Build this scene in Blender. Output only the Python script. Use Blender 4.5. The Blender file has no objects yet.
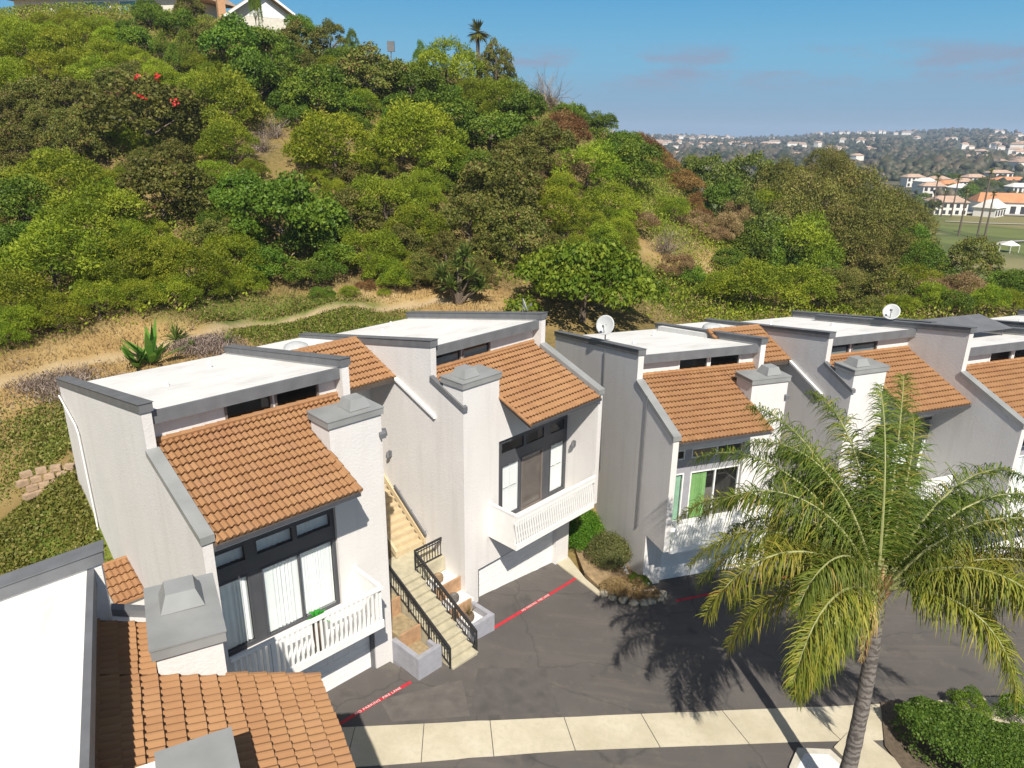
import bpy, bmesh, math, random
import numpy as np
from mathutils import Vector, Matrix

random.seed(7)
RNG = np.random.default_rng(11)
S = bpy.context.scene
COL = S.collection
PI = math.pi

# ------------------------------------------------------------------ camera
CAM = np.array([0.0, 0.0, 20.0])
FPX = 724.92
RT = np.array([0.99992407, 0.00403193, 0.01164433])
UP = np.array([-0.01232262, 0.32717257, 0.94488426])
FW = np.array([0.0, 0.94495601, -0.32719741])
cd = bpy.data.cameras.new('camera')
cam = bpy.data.objects.new('camera', cd)
COL.objects.link(cam)
M = Matrix(((RT[0], UP[0], -FW[0], 0), (RT[1], UP[1], -FW[1], 0), (RT[2], UP[2], -FW[2], 20), (0, 0, 0, 1)))
cam.matrix_world = M
cd.sensor_width = 36
cd.lens = FPX / 1024 * 36
cd.clip_start = 0.3
cd.clip_end = 20000
S.camera = cam


def ray(px, py):
    return FW + RT * (px - 512) / FPX + UP * (384 - py) / FPX


# ------------------------------------------------------------------ mesh helpers
class MB:
    """collects faces; build() links ONE mesh object"""

    def __init__(s, W=None):
        s.v, s.f, s.rnd, s.W = [], [], [], W

    def P(s, u, w, z):
        if s.W is not None:
            u = s.W - u
        s.v.append((u, w, z))
        return len(s.v) - 1

    def face(s, pts, r=None):
        s.f.append([s.P(*p) for p in pts])
        s.rnd.append(random.random() if r is None else r)

    def box(s, u0, u1, w0, w1, z0, z1):
        p = [(u0, w0, z0), (u1, w0, z0), (u1, w1, z0), (u0, w1, z0), (u0, w0, z1), (u1, w0, z1), (u1, w1, z1), (u0, w1, z1)]
        r = random.random()
        for q in ((0, 3, 2, 1), (4, 5, 6, 7), (0, 1, 5, 4), (1, 2, 6, 5), (2, 3, 7, 6), (3, 0, 4, 7)):
            s.face([p[i] for i in q], r)

    def hexa(s, lo, hi):
        """lo, hi: four corners each, same order"""
        r = random.random()
        s.face(lo[::-1], r)
        s.face(hi, r)
        for i in range(4):
            j = (i + 1) % 4
            s.face([lo[i], lo[j], hi[j], hi[i]], r)

    def prism(s, prof, u0, u1):
        """profile in (w,z) extruded along u"""
        r = random.random()
        a = [(u0, w, z) for w, z in prof]
        b = [(u1, w, z) for w, z in prof]
        s.face(a, r)
        s.face(b[::-1], r)
        n = len(prof)
        for i in range(n):
            j = (i + 1) % n
            s.face([a[i], b[i], b[j], a[j]], r)

    def beam(s, p0, p1, wd, ht, up=(0, 0, 1)):
        """rectangular bar from p0 to p1 (top centre line at p), width wd, height ht downwards"""
        a, b = Vector(p0), Vector(p1)
        d = (b - a).normalized()
        sd = d.cross(Vector(up)).normalized() * wd / 2
        n = sd.cross(d).normalized() * ht
        if n.z < 0 or (abs(n.z) < 1e-6 and n.y < 0):
            n = -n
        c = [a - sd, a + sd, a + sd - n, a - sd - n]
        e = [b - sd, b + sd, b + sd - n, b - sd - n]
        r = random.random()
        s.face([tuple(x) for x in c], r)
        s.face([tuple(x) for x in e[::-1]], r)
        for i in range(4):
            j = (i + 1) % 4
            s.face([tuple(c[i]), tuple(e[i]), tuple(e[j]), tuple(c[j])], r)

    def tube(s, pts, rad, n=8, cap=True):
        pts = [Vector(p) for p in pts]
        if not hasattr(rad, '__len__'):
            rad = [rad] * len(pts)
        rings = []
        ref = Vector((0.31, 0.17, 0.93))
        for i, p in enumerate(pts):
            d = (pts[min(i + 1, len(pts) - 1)] - pts[max(i - 1, 0)]).normalized()
            x = d.cross(ref if abs(d.dot(ref)) < .95 else Vector((1, 0, 0))).normalized()
            y = d.cross(x)
            rings.append([s.P(*(p + (x * math.cos(2 * PI * k / n) + y * math.sin(2 * PI * k / n)) * rad[i])) for k in range(n)])
        r = random.random()
        for a, b in zip(rings, rings[1:]):
            for k in range(n):
                s.f.append([a[k], a[(k + 1) % n], b[(k + 1) % n], b[k]])
                s.rnd.append(r)
        if cap:
            s.f.append(rings[0][::-1]); s.rnd.append(r)
            s.f.append(rings[-1]); s.rnd.append(r)

    def lathe(s, prof, c=(0, 0, 0), n=16):
        rings = []
        for r, z in prof:
            rings.append([s.P(c[0] + r * math.cos(2 * PI * k / n), c[1] + r * math.sin(2 * PI * k / n), c[2] + z) for k in range(n)])
        for a, b in zip(rings, rings[1:]):
            for k in range(n):
                s.f.append([a[k], a[(k + 1) % n], b[(k + 1) % n], b[k]])
                s.rnd.append(0.5)
        s.f.append(rings[0][::-1]); s.rnd.append(.5)
        s.f.append(rings[-1]); s.rnd.append(.5)

    def build(s, name, mat, parent=None, smooth=False, recalc=True, bevel=0):
        me = bpy.data.meshes.new(name)
        me.from_pydata(s.v, [], s.f)
        at = me.attributes.new('rnd', 'FLOAT', 'FACE')
        at.data.foreach_set('value', s.rnd)
        if recalc or bevel:
            bm = bmesh.new()
            bm.from_mesh(me)
            if bevel:
                bmesh.ops.remove_doubles(bm, verts=bm.verts, dist=1e-5)
                bmesh.ops.bevel(bm, geom=[e for e in bm.edges if len(e.link_faces) == 2 and e.calc_face_angle(0) > .6], offset=bevel, segments=2, affect='EDGES')
            bmesh.ops.recalc_face_normals(bm, faces=bm.faces)
            bm.to_mesh(me)
            bm.free()
        for m in (mat if isinstance(mat, (list, tuple)) else [mat]):
            me.materials.append(m)
        if smooth:
            me.polygons.foreach_set('use_smooth', [True] * len(me.polygons))
        o = bpy.data.objects.new(name, me)
        COL.objects.link(o)
        if parent is not None:
            o.parent = parent
        return o


def np_mesh(name, verts, quads, rnd=None, smooth=False):
    me = bpy.data.meshes.new(name)
    nv, nq = len(verts), len(quads)
    k = quads.shape[1]
    me.vertices.add(nv)
    me.vertices.foreach_set('co', np.ascontiguousarray(verts, dtype=np.float32).ravel())
    me.loops.add(nq * k)
    me.loops.foreach_set('vertex_index', np.ascontiguousarray(quads, dtype=np.int32).ravel())
    me.polygons.add(nq)
    me.polygons.foreach_set('loop_start', np.arange(0, nq * k, k, dtype=np.int32))
    me.polygons.foreach_set('loop_total', np.full(nq, k, dtype=np.int32))
    if smooth:
        me.polygons.foreach_set('use_smooth', np.ones(nq, dtype=bool))
    me.update(calc_edges=True)
    if rnd is not None:
        a = me.attributes.new('rnd', 'FLOAT', 'FACE')
        a.data.foreach_set('value', np.ascontiguousarray(rnd, dtype=np.float32))
    return me


def link(name, me, mat=None, parent=None, loc=None, rotz=0, scale=None):
    o = bpy.data.objects.new(name, me)
    COL.objects.link(o)
    if mat is not None:
        if len(me.materials) == 0:
            me.materials.append(mat)
        o.material_slots[0].link = 'OBJECT'
        o.material_slots[0].material = mat
    if parent is not None:
        o.parent = parent
    if loc is not None:
        o.location = loc
    o.rotation_euler = (0, 0, rotz)
    if scale is not None:
        o.scale = scale
    return o


def tag(o, label, cat, group=None, kind=None):
    o['label'] = label
    o['category'] = cat
    if group:
        o['group'] = group
    if kind:
        o['kind'] = kind
    return o


def empty(name, loc, rotz=0, label=None, cat=None, group=None):
    o = bpy.data.objects.new(name, None)
    COL.objects.link(o)
    o.location = loc
    o.rotation_euler = (0, 0, rotz)
    if label:
        tag(o, label, cat, group)
    return o


def struct(o):
    o['kind'] = 'structure'
    return o


# ------------------------------------------------------------------ materials
def nodes(name):
    m = bpy.data.materials.new(name)
    m.use_nodes = True
    nt = m.node_tree
    b = nt.nodes['Principled BSDF']
    return m, nt, b


def N(nt, t, **kw):
    n = nt.nodes.new(t)
    for k, v in kw.items():
        if k.startswith('i_'):
            n.inputs[k[2:].replace('_', ' ')].default_value = v
        else:
            setattr(n, k, v)
    return n


def coord(nt, kind='Object'):
    return N(nt, 'ShaderNodeTexCoord').outputs[kind]


def noise(nt, vec, scale, detail=4, rough=.55):
    n = N(nt, 'ShaderNodeTexNoise')
    n.inputs['Scale'].default_value = scale
    n.inputs['Detail'].default_value = detail
    n.inputs['Roughness'].default_value = rough
    nt.links.new(vec, n.inputs['Vector'])
    return n.outputs['Fac']


def ramp(nt, fac, stops):
    r = N(nt, 'ShaderNodeValToRGB')
    e = r.color_ramp.elements
    while len(e) < len(stops):
        e.new(.5)
    for i, (p, c) in enumerate(stops):
        e[i].position = p
        e[i].color = (*c, 1) if len(c) == 3 else c
    nt.links.new(fac, r.inputs[0])
    return r.outputs['Color']


def mixc(nt, fac, a, b, mode='MIX'):
    m = N(nt, 'ShaderNodeMix', data_type='RGBA', blend_type=mode)
    for sock, val in ((m.inputs[0], fac), (m.inputs[6], a), (m.inputs[7], b)):
        if isinstance(val, bpy.types.NodeSocket):
            nt.links.new(val, sock)
        elif isinstance(val, (int, float)):
            sock.default_value = val
        else:
            sock.default_value = (*val, 1)
    return m.outputs[2]


def bump(nt, b, h, strength=.3, dist=.02):
    n = N(nt, 'ShaderNodeBump')
    n.inputs['Strength'].default_value = strength
    n.inputs['Distance'].default_value = dist
    nt.links.new(h, n.inputs['Height'])
    nt.links.new(n.outputs[0], b.inputs['Normal'])


def simple(name, c, rough=.6, metal=0, var=.12, scale=3, bumpy=0, bscale=60):
    m, nt, b = nodes(name)
    v = coord(nt)
    n = noise(nt, v, scale, 5)
    lo = tuple(x * (1 - var) for x in c)
    hi = tuple(min(1, x * (1 + var)) for x in c)
    nt.links.new(ramp(nt, n, [(.3, lo), (.7, hi)]), b.inputs['Base Color'])
    b.inputs['Roughness'].default_value = rough
    b.inputs['Metallic'].default_value = metal
    if bumpy:
        bump(nt, b, noise(nt, v, bscale, 3), bumpy, .01)
    return m


def stucco(name, c):
    m, nt, b = nodes(name)
    v = coord(nt)
    big = noise(nt, v, .5, 5)
    mp = N(nt, 'ShaderNodeMapping')
    mp.inputs['Scale'].default_value = (1.6, 1.6, .12)
    nt.links.new(v, mp.inputs['Vector'])
    streak = noise(nt, mp.outputs[0], 1.5, 5, .6)
    c0 = ramp(nt, big, [(.3, tuple(x * .93 for x in c)), (.7, c)])
    c1 = mixc(nt, ramp(nt, streak, [(.5, (0, 0, 0)), (.78, (.42, .42, .42))]), c0, tuple(x * f for x, f in zip(c, (.72, .7, .68))))
    nt.links.new(c1, b.inputs['Base Color'])
    b.inputs['Roughness'].default_value = .85
    b.inputs['Specular IOR Level'].default_value = .2
    # troweled lace texture
    mp2 = N(nt, 'ShaderNodeMapping')
    mp2.inputs['Rotation'].default_value = (0, .5, .3)
    mp2.inputs['Scale'].default_value = (1, 1, 1.8)
    nt.links.new(v, mp2.inputs['Vector'])
    h1 = noise(nt, mp2.outputs[0], 9, 6, .65)
    h = ramp(nt, h1, [(.42, (0, 0, 0)), (.62, (1, 1, 1))])
    bump(nt, b, h, .26, .016)
    return m


def tile_mat(name):
    m, nt, b = nodes(name)
    at = N(nt, 'ShaderNodeAttribute', attribute_name='rnd')
    v = coord(nt)
    n = noise(nt, v, .7, 5)
    n2 = noise(nt, v, 14, 4, .7)
    c = ramp(nt, at.outputs['Fac'], [(0, (.295, .157, .073)), (.4, (.32, .174, .08)), (.8, (.345, .19, .09)), (1, (.305, .168, .085))])
    c = mixc(nt, ramp(nt, n, [(.4, (0, 0, 0)), (.75, (.5, .5, .5))]), c, (.27, .13, .065))
    c = mixc(nt, ramp(nt, n2, [(.5, (0, 0, 0)), (.78, (.35, .35, .35))]), c, (.26, .13, .07))
    nt.links.new(c, b.inputs['Base Color'])
    b.inputs['Roughness'].default_value = .8
    b.inputs['Specular IOR Level'].default_value = .25
    bump(nt, b, n2, .25, .01)
    return m


def glass_mat(name, tint=(.93, .96, .97), refl=.05):
    m, nt, b = nodes(name)
    nt.nodes.remove(b)
    out = nt.nodes['Material Output']
    tr = N(nt, 'ShaderNodeBsdfTransparent')
    tr.inputs[0].default_value = (*tint, 1)
    gl = N(nt, 'ShaderNodeBsdfGlossy')
    gl.inputs['Roughness'].default_value = .02
    lw = N(nt, 'ShaderNodeLayerWeight')
    lw.inputs['Blend'].default_value = .5
    pw = N(nt, 'ShaderNodeMath', operation='POWER')
    nt.links.new(lw.outputs['Facing'], pw.inputs[0])
    pw.inputs[1].default_value = 4
    mth = N(nt, 'ShaderNodeMath', operation='MULTIPLY_ADD')
    nt.links.new(pw.outputs[0], mth.inputs[0])
    mth.inputs[1].default_value = .6
    mth.inputs[2].default_value = refl
    mx = N(nt, 'ShaderNodeMixShader')
    nt.links.new(mth.outputs[0], mx.inputs[0])
    nt.links.new(tr.outputs[0], mx.inputs[1])
    nt.links.new(gl.outputs[0], mx.inputs[2])
    nt.links.new(mx.outputs[0], out.inputs[0])
    return m


def leaf_mat(name, dark, mid, light, trans=.3, hue_obj=.35, dry=None):
    m, nt, b = nodes(name)
    out = nt.nodes['Material Output']
    at = N(nt, 'ShaderNodeAttribute', attribute_name='rnd')
    oi = N(nt, 'ShaderNodeObjectInfo')
    c = ramp(nt, at.outputs['Fac'], [(.05, dark), (.5, mid), (.95, light)])
    if dry:
        c = ramp(nt, at.outputs['Fac'], [(.05, dark), (.5, mid), (.86, light), (.93, dry)])
    hs = N(nt, 'ShaderNodeHueSaturation')
    mr = N(nt, 'ShaderNodeMapRange')
    mr.inputs['To Min'].default_value = .5 - .025
    mr.inputs['To Max'].default_value = .503
    nt.links.new(oi.outputs['Random'], mr.inputs['Value'])
    nt.links.new(mr.outputs[0], hs.inputs['Hue'])
    mv = N(nt, 'ShaderNodeMapRange')
    mv.inputs['To Min'].default_value = 1 - hue_obj
    mv.inputs['To Max'].default_value = 1 + hue_obj
    nt.links.new(oi.outputs['Random'], mv.inputs['Value'])
    nt.links.new(mv.outputs[0], hs.inputs['Value'])
    nt.links.new(c, hs.inputs['Color'])
    nt.links.new(hs.outputs[0], b.inputs['Base Color'])
    b.inputs['Roughness'].default_value = .55
    b.inputs['Specular IOR Level'].default_value = .25
    tl = N(nt, 'ShaderNodeBsdfTranslucent')
    nt.links.new(hs.outputs[0], tl.inputs['Color'])
    mx = N(nt, 'ShaderNodeMixShader')
    mx.inputs[0].default_value = trans
    nt.links.new(b.outputs[0], mx.inputs[1])
    nt.links.new(tl.outputs[0], mx.inputs[2])
    nt.links.new(mx.outputs[0], out.inputs[0])
    return m


STUCCO = stucco('stucco', (.67, .648, .628))
WHITE = simple('white_paint', (.78, .77, .75), .5, var=.04)
ROOFW, _nt, _b = nodes('white_roof_membrane')
_v = coord(_nt)
_c = ramp(_nt, noise(_nt, _v, .45, 6, .6), [(.3, (.58, .57, .54)), (.5, (.69, .68, .655)), (.7, (.74, .73, .705))])
_mp = N(_nt, 'ShaderNodeMapping')
_mp.inputs['Scale'].default_value = (.35, 2.2, 1)
_nt.links.new(_v, _mp.inputs['Vector'])
_c = mixc(_nt, ramp(_nt, noise(_nt, _mp.outputs[0], 1.1, 5, .6), [(.56, (0, 0, 0)), (.72, (.5, .5, .5))]), _c, (.48, .465, .435))
_nt.links.new(_c, _b.inputs['Base Color'])
_b.inputs['Roughness'].default_value = .8
_wv = N(_nt, 'ShaderNodeTexWave', bands_direction='X', wave_profile='SAW')
_wv.inputs['Scale'].default_value = .16
_nt.links.new(_v, _wv.inputs['Vector'])
bump(_nt, _b, ramp(_nt, _wv.outputs['Fac'], [(.0, (0, 0, 0)), (.96, (0, 0, 0)), (.98, (1, 1, 1))]), .6, .02)

GREYTRIM = simple('grey_trim', (.13, .133, .14), .6, var=.14, scale=2, bumpy=.1, bscale=20)
GREYCAP = simple('grey_metal_cap', (.25, .255, .25), .45, var=.12, scale=1.2, bumpy=.05, bscale=8)
CHARCOAL = simple('charcoal_trim', (.06, .062, .07), .5, var=.1)
GREYWALL = simple('lavender_grey_trim', (.3, .295, .32), .6, var=.06)
TILE = tile_mat('terracotta_tile')
DARKWOOD = simple('dark_wood', (.07, .055, .045), .7)
GLASS = glass_mat('window_glass')
DARKGLASS = glass_mat('dark_glass', (.45, .5, .52), .06)
ROOM = simple('room_interior', (.16, .145, .13), .9)
CURTAIN = simple('white_curtain', (.8, .81, .78), .9, var=.04)
GREENCURTAIN = simple('green_curtain', (.2, .37, .12), .8, var=.1)
MINTCURTAIN = simple('mint_curtain', (.28, .45, .32), .8, var=.1)
SCREEN = simple('brown_screen', (.12, .095, .08), .7)
BROWN = simple('brown_frame', (.16, .13, .115), .5)
IRON = simple('black_iron', (.02, .02, .022), .45, var=.2)
CONC = None
RED, _nt, _b = nodes('red_curb_paint')
_v = coord(_nt)
_c = ramp(_nt, noise(_nt, _v, 4, 5), [(.3, (.38, .014, .025)), (.7, (.52, .02, .035))])
_c = mixc(_nt, ramp(_nt, noise(_nt, _v, 11, 6, .75), [(.55, (0, 0, 0)), (.66, (.85, .85, .85))]), _c, (.14, .07, .065))
_nt.links.new(_c, _b.inputs['Base Color'])
_b.inputs['Roughness'].default_value = .75

BLOCK = simple('grey_block', (.3, .3, .33), .85, var=.1, scale=4, bumpy=.4, bscale=18)
TERRA = simple('terracotta_edging', (.4, .24, .13), .85, var=.2, scale=5)
SOIL = simple('dry_soil', (.3, .23, .13), .95, var=.3, scale=6, bumpy=.5, bscale=14)
PEBBLE = simple('white_pebbles', (.66, .65, .63), .9, var=.25, scale=28, bumpy=.7, bscale=40)
STONE = simple('tan_stone', (.36, .26, .17), .9, var=.25, scale=6, bumpy=.5, bscale=20)
BARK = simple('bark', (.12, .09, .065), .9, var=.3, scale=8, bumpy=.6, bscale=12)
DISH = simple('dish_grey', (.42, .43, .43), .45, var=.05)


def concrete_mat():
    m, nt, b = nodes('concrete')
    v = coord(nt)
    n1 = noise(nt, v, .55, 6, .6)
    n2 = noise(nt, v, 5, 5, .7)
    c = ramp(nt, n1, [(.3, (.4, .355, .25)), (.55, (.5, .45, .335)), (.75, (.55, .505, .4))])
    c = mixc(nt, ramp(nt, n2, [(.45, (0, 0, 0)), (.75, (.5, .5, .5))]), c, (.36, .335, .25))
    nt.links.new(c, b.inputs['Base Color'])
    b.inputs['Roughness'].default_value = .9
    bump(nt, b, noise(nt, v, 60, 3), .2, .005)
    return m


def asphalt_mat():
    m, nt, b = nodes('asphalt')
    v = coord(nt)
    n1 = noise(nt, v, .28, 6, .6)
    n2 = noise(nt, v, 1.7, 6, .7)
    n3 = noise(nt, v, 90, 2)
    c = ramp(nt, n1, [(.3, (.078, .069, .064)), (.55, (.1, .089, .081)), (.75, (.125, .112, .1))])
    c = mixc(nt, ramp(nt, n2, [(.55, (0, 0, 0)), (.72, (.6, .6, .6))]), c, (.15, .132, .105))
    n4 = noise(nt, v, .9, 3, .5)
    c = mixc(nt, ramp(nt, n4, [(.6, (0, 0, 0)), (.7, (.6, .6, .6))]), c, (.045, .042, .042))
    c = mixc(nt, ramp(nt, n3, [(.3, (.25, .25, .25)), (.7, (0, 0, 0))]), c, (.03, .03, .03))
    wob = N(nt, 'ShaderNodeVectorMath', operation='ADD')
    nz_ = N(nt, 'ShaderNodeTexNoise')
    nz_.inputs['Scale'].default_value = .8
    nz_.inputs['Detail'].default_value = 5
    nt.links.new(v, nz_.inputs['Vector'])
    nt.links.new(v, wob.inputs[0]); nt.links.new(nz_.outputs['Color'], wob.inputs[1])
    vo = N(nt, 'ShaderNodeTexVoronoi', feature='DISTANCE_TO_EDGE')
    vo.inputs['Scale'].default_value = .22
    nt.links.new(wob.outputs[0], vo.inputs['Vector'])
    c = mixc(nt, ramp(nt, vo.outputs['Distance'], [(.0, (.45, .45, .45)), (.005, (.25, .25, .25)), (.011, (0, 0, 0))]), c, (.03, .028, .027))
    mpt = N(nt, 'ShaderNodeMapping')
    mpt.inputs['Rotation'].default_value = (0, 0, -.12)
    mpt.inputs['Scale'].default_value = (.12, 1.6, 1)
    nt.links.new(v, mpt.inputs['Vector'])
    c = mixc(nt, ramp(nt, noise(nt, mpt.outputs[0], 1.0, 5, .6), [(.55, (0, 0, 0)), (.75, (.45, .45, .45))]), c, (.16, .14, .115))
    nt.links.new(c, b.inputs['Base Color'])
    b.inputs['Roughness'].default_value = .85
    bump(nt, b, n3, .35, .006)
    return m


CONC = concrete_mat()
ASPH = asphalt_mat()


# ------------------------------------------------------------------ houses: fitted dimensions
W = 6.81
T = .28
ZR, ZE, WC, OV = 9.94, 8.4, 2.02, 1.73
SLT = (ZR - ZE) / (WC + OV)
ZP, SR, WP, DB = 11.52, .17, 1.85, 11.55
ZF = 11.14
CW, CDP, ZC = 1.96, 1.15, 10.23
WING = 1.56
HOUSES = {   # x, y, yaw, z, mirrored
    'O': (-3.162, 7.149, 2.0623, .836, False),
    'A': (-9.256, 17.843, .7729, 1.093, False),
    'B': (-1.853, 25.852, .8124, .831, True),
    'C': (6.254, 29.298, .3348, -.576, False),
    'D': (15.793, 31.802, .3669, -.336, True),
    'E': (22.15, 31.345, .3618, -.644, False),
    'F': (31.62, 34.1, .3618, -.6, True),
}


def hw(h, u, w):
    """house plan point, u measured from the viewer-left side, to world x,y"""
    x, y, a, z, m = HOUSES[h]
    return x + math.cos(a) * u - math.sin(a) * w, y + math.sin(a) * u + math.cos(a) * w


def zs(x):
    return np.interp(x, [-30, -5, -1.3, 2.5, 7, 12, 60], [1.05, 1.05, .95, .35, -.2, -.4, -.4])


# ------------------------------------------------------------------ terrain
ctl = []


def cz(px, py, z):
    r = ray(px, py)
    p = CAM + r * (z - 20) / r[2]
    ctl.append(tuple(p))


def cy(px, py, y):
    r = ray(px, py)
    p = CAM + r * y / r[1]
    ctl.append(tuple(p))


for h in 'ABCDEF':
    z0 = HOUSES[h][3]
    for u in (0, 3.4, 6.81):
        for w, z in ((-3, -.55), (-.6, -.5), (3.2, .5), (6.5, 2.6), (9, 4.3), (11.8, 5.9 if h in 'AB' else 5.6)):
            x, y = hw(h, u, w)
            zz = (zs(x) + z) if w < 1 else z0 + z
            ctl.append((x, y, zz))
for w, z in ((9.9, 2.9), (7.8, 1.9), (5, .9), (2, .3), (-1, -.2)):
    x, y = hw('A', -1.6, w)
    ctl.append((x, y, 1.1 + z))
x, y = hw('A', -.8, 11.6); ctl.append((x, y, 6.9))
x, y = hw('A', -3.5, 11.2); ctl.append((x, y, 5.6))
for px, py, z in ((0, 470, 5.2), (0, 540, 3.6), (0, 385, 8.0), (75, 366, 8.1), (150, 350, 8.2), (250, 322, 8.3), (430, 303, 8.5), (0, 430, 6.8), (100, 365, 8.0), (260, 340, 7.9), (380, 318, 8.1), (640, 300, 6.3), (690, 320, 5.8)):
    cz(px, py, z)
for x, y in ((-20, 14), (-14, 8), (-10, 2), (-20, 5), (-26, 0), (-3, 12), (2, 14), (10, 14), (20, 16), (30, 20), (0, 6), (10, 4), (25, 5), (42, 28), (45, 10), (35, 38), (-5, 20), (2, 24)):
    ctl.append((x, y, zs(x) - .45 if x > -9 else 2.2))
for px, seq in {
    -250: ((420, 30), (300, 46), (200, 62), (120, 78), (60, 92), (30, 100)),
    50: ((345, 38), (262, 50), (165, 67), (95, 81), (40, 93), (18, 99)),
    200: ((312, 42), (228, 56), (150, 72), (75, 88), (32, 97)),
    350: ((300, 47), (212, 63), (132, 79), (85, 91), (70, 97)),
    480: ((296, 52), (212, 68), (145, 83), (92, 96)),
    560: ((296, 56), (228, 68), (166, 80), (118, 93)),
    620: ((294, 59), (240, 69), (190, 82), (152, 97)),
    660: ((290, 62), (236, 76), (192, 90), (166, 102)),
    710: ((290, 66), (245, 80), (222, 96)),
    760: ((304, 66), (275, 84)),
    850: ((315, 62), (290, 80)),
    960: ((310, 60), (292, 78)),
}.items():
    for py, y in seq:
        cy(px, py, y)
for px, y, dz in ((50, 115, 1), (200, 115, 1), (350, 115, 0), (480, 115, 0), (-250, 118, 0), (50, 140, -2), (200, 140, -4), (350, 140, -5), (480, 135, -8)):
    zc = {50: 33.5, 200: 33, 350: 29, 480: 25.5, -250: 34}[px]
    x = (px - 512) / FPX * y * 1.04
    ctl.append((x, y, zc + dz))
for x, y, z in ((18, 120, 12), (8, 130, 15), (30, 118, 3), (45, 100, 0), (60, 90, -1), (45, 135, -5), (70, 130, -7), (80, 95, -4), (75, 60, 0), (60, 45, .5), (100, 120, -9), (90, 150, -9.5), (30, 150, -4), (0, 160, 8), (-60, 160, 24), (-120, 110, 34), (-110, 60, 28)):
    ctl.append((x, y, z))
CT = np.array(ctl)
_n = len(CT)
_d = np.hypot(CT[:, None, 0] - CT[None, :, 0], CT[:, None, 1] - CT[None, :, 1])


def _phi(d):
    return np.where(d > 1e-9, d * d * np.log(np.maximum(d, 1e-9)), 0)


_A = np.zeros((_n + 3, _n + 3))
_A[:_n, :_n] = _phi(_d) + np.eye(_n) * 6.0
_A[:_n, _n] = 1; _A[_n, :_n] = 1
_A[:_n, _n + 1:] = CT[:, :2]; _A[_n + 1:, :_n] = CT[:, :2].T
_sol = np.linalg.solve(_A, np.concatenate([CT[:, 2], np.zeros(3)]))


def sstep(a, b, x):
    t = np.clip((x - a) / (b - a), 0, 1)
    return t * t * (3 - 2 * t)


def far_z(x, y):
    r = np.hypot(x, y)
    a = x / np.maximum(y, 1.)
    hill = sstep(700, 2700, r) * (24 + 34 * sstep(.35, .85, a) + 7 * np.sin(a * 14 + 1) + 4 * np.sin(a * 37 + r * .002) + 5 * np.sin(r * .006 + a * 9))
    tail = sstep(2900, 4200, r) * 60
    return -10 + sstep(420, 800, r) * (3 + 2.5 * np.sin(x * .011) * np.sin(y * .008)) + hill - tail


def terrain(x, y):
    x = np.asarray(x, float); y = np.asarray(y, float)
    sh = x.shape
    xf, yf = x.ravel(), y.ravel()
    out = np.empty(len(xf))
    for i in range(0, len(xf), 20000):
        xs, ys = xf[i:i + 20000], yf[i:i + 20000]
        d = np.hypot(xs[:, None] - CT[None, :, 0], ys[:, None] - CT[None, :, 1])
        xc = np.clip(xs, -150, 130); yc = np.clip(ys, -30, 180)
        dc = np.hypot(xc[:, None] - CT[None, :, 0], yc[:, None] - CT[None, :, 1])
        t = _phi(dc) @ _sol[:_n] + _sol[_n] + xc * _sol[_n + 1] + yc * _sol[_n + 2]
        w = np.maximum(sstep(135, 190, ys), sstep(90, 130, np.abs(xs)) * np.where(xs > 0, 1, 0))
        w = np.maximum(w, sstep(160, 320, np.abs(xs)))
        out[i:i + 20000] = t * (1 - w) + far_z(xs, ys) * w
    return out.reshape(sh)


def tz1(x, y):
    return float(terrain(np.array([x]), np.array([y]))[0])


def hit(px, py, ymin=24, ymax=900):
    """first terrain point seen at a pixel"""
    r = ray(px, py)
    ys = np.geomspace(ymin, ymax, 900)
    t = ys / r[1]
    p = CAM[None] + r[None] * t[:, None]
    g = terrain(p[:, 0], p[:, 1])
    below = np.nonzero(p[:, 2] < g)[0]
    i = below[0] if len(below) else len(ys) - 1
    return p[i, 0], p[i, 1], g[i]


def ginv(px, py):
    """street surface point at a pixel"""
    z = 0
    for _ in range(30):
        r = ray(px, py)
        p = CAM + r * (z - 20) / r[2]
        z = float(zs(p[0]))
    return p[0], p[1]


TRAIL = [hit(px, py)[:2] for px, py in ((-120, 418), (-40, 396), (30, 374), (90, 361), (150, 349), (200, 337), (250, 324), (310, 314), (370, 307), (432, 301), (470, 298))]


def seg_dist(x, y, pts):
    best = np.full(x.shape, 1e9)
    for (ax, ay), (bx, by) in zip(pts, pts[1:]):
        dx, dy = bx - ax, by - ay
        t = np.clip(((x - ax) * dx + (y - ay) * dy) / (dx * dx + dy * dy), 0, 1)
        best = np.minimum(best, np.hypot(x - ax - t * dx, y - ay - t * dy))
    return best


def vnoise(x, y, s, seed=0):
    r = np.zeros_like(x)
    for k in range(4):
        f = s * 2 ** k
        r += np.sin(x * f * 1.3 + seed + 1.7 * k + 1.5 * np.sin(y * f * .9 + k)) * np.cos(y * f * 1.1 - seed * .7 + k + 1.3 * np.sin(x * f * .7)) / 1.7 ** k
    return r / 2.2


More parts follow.
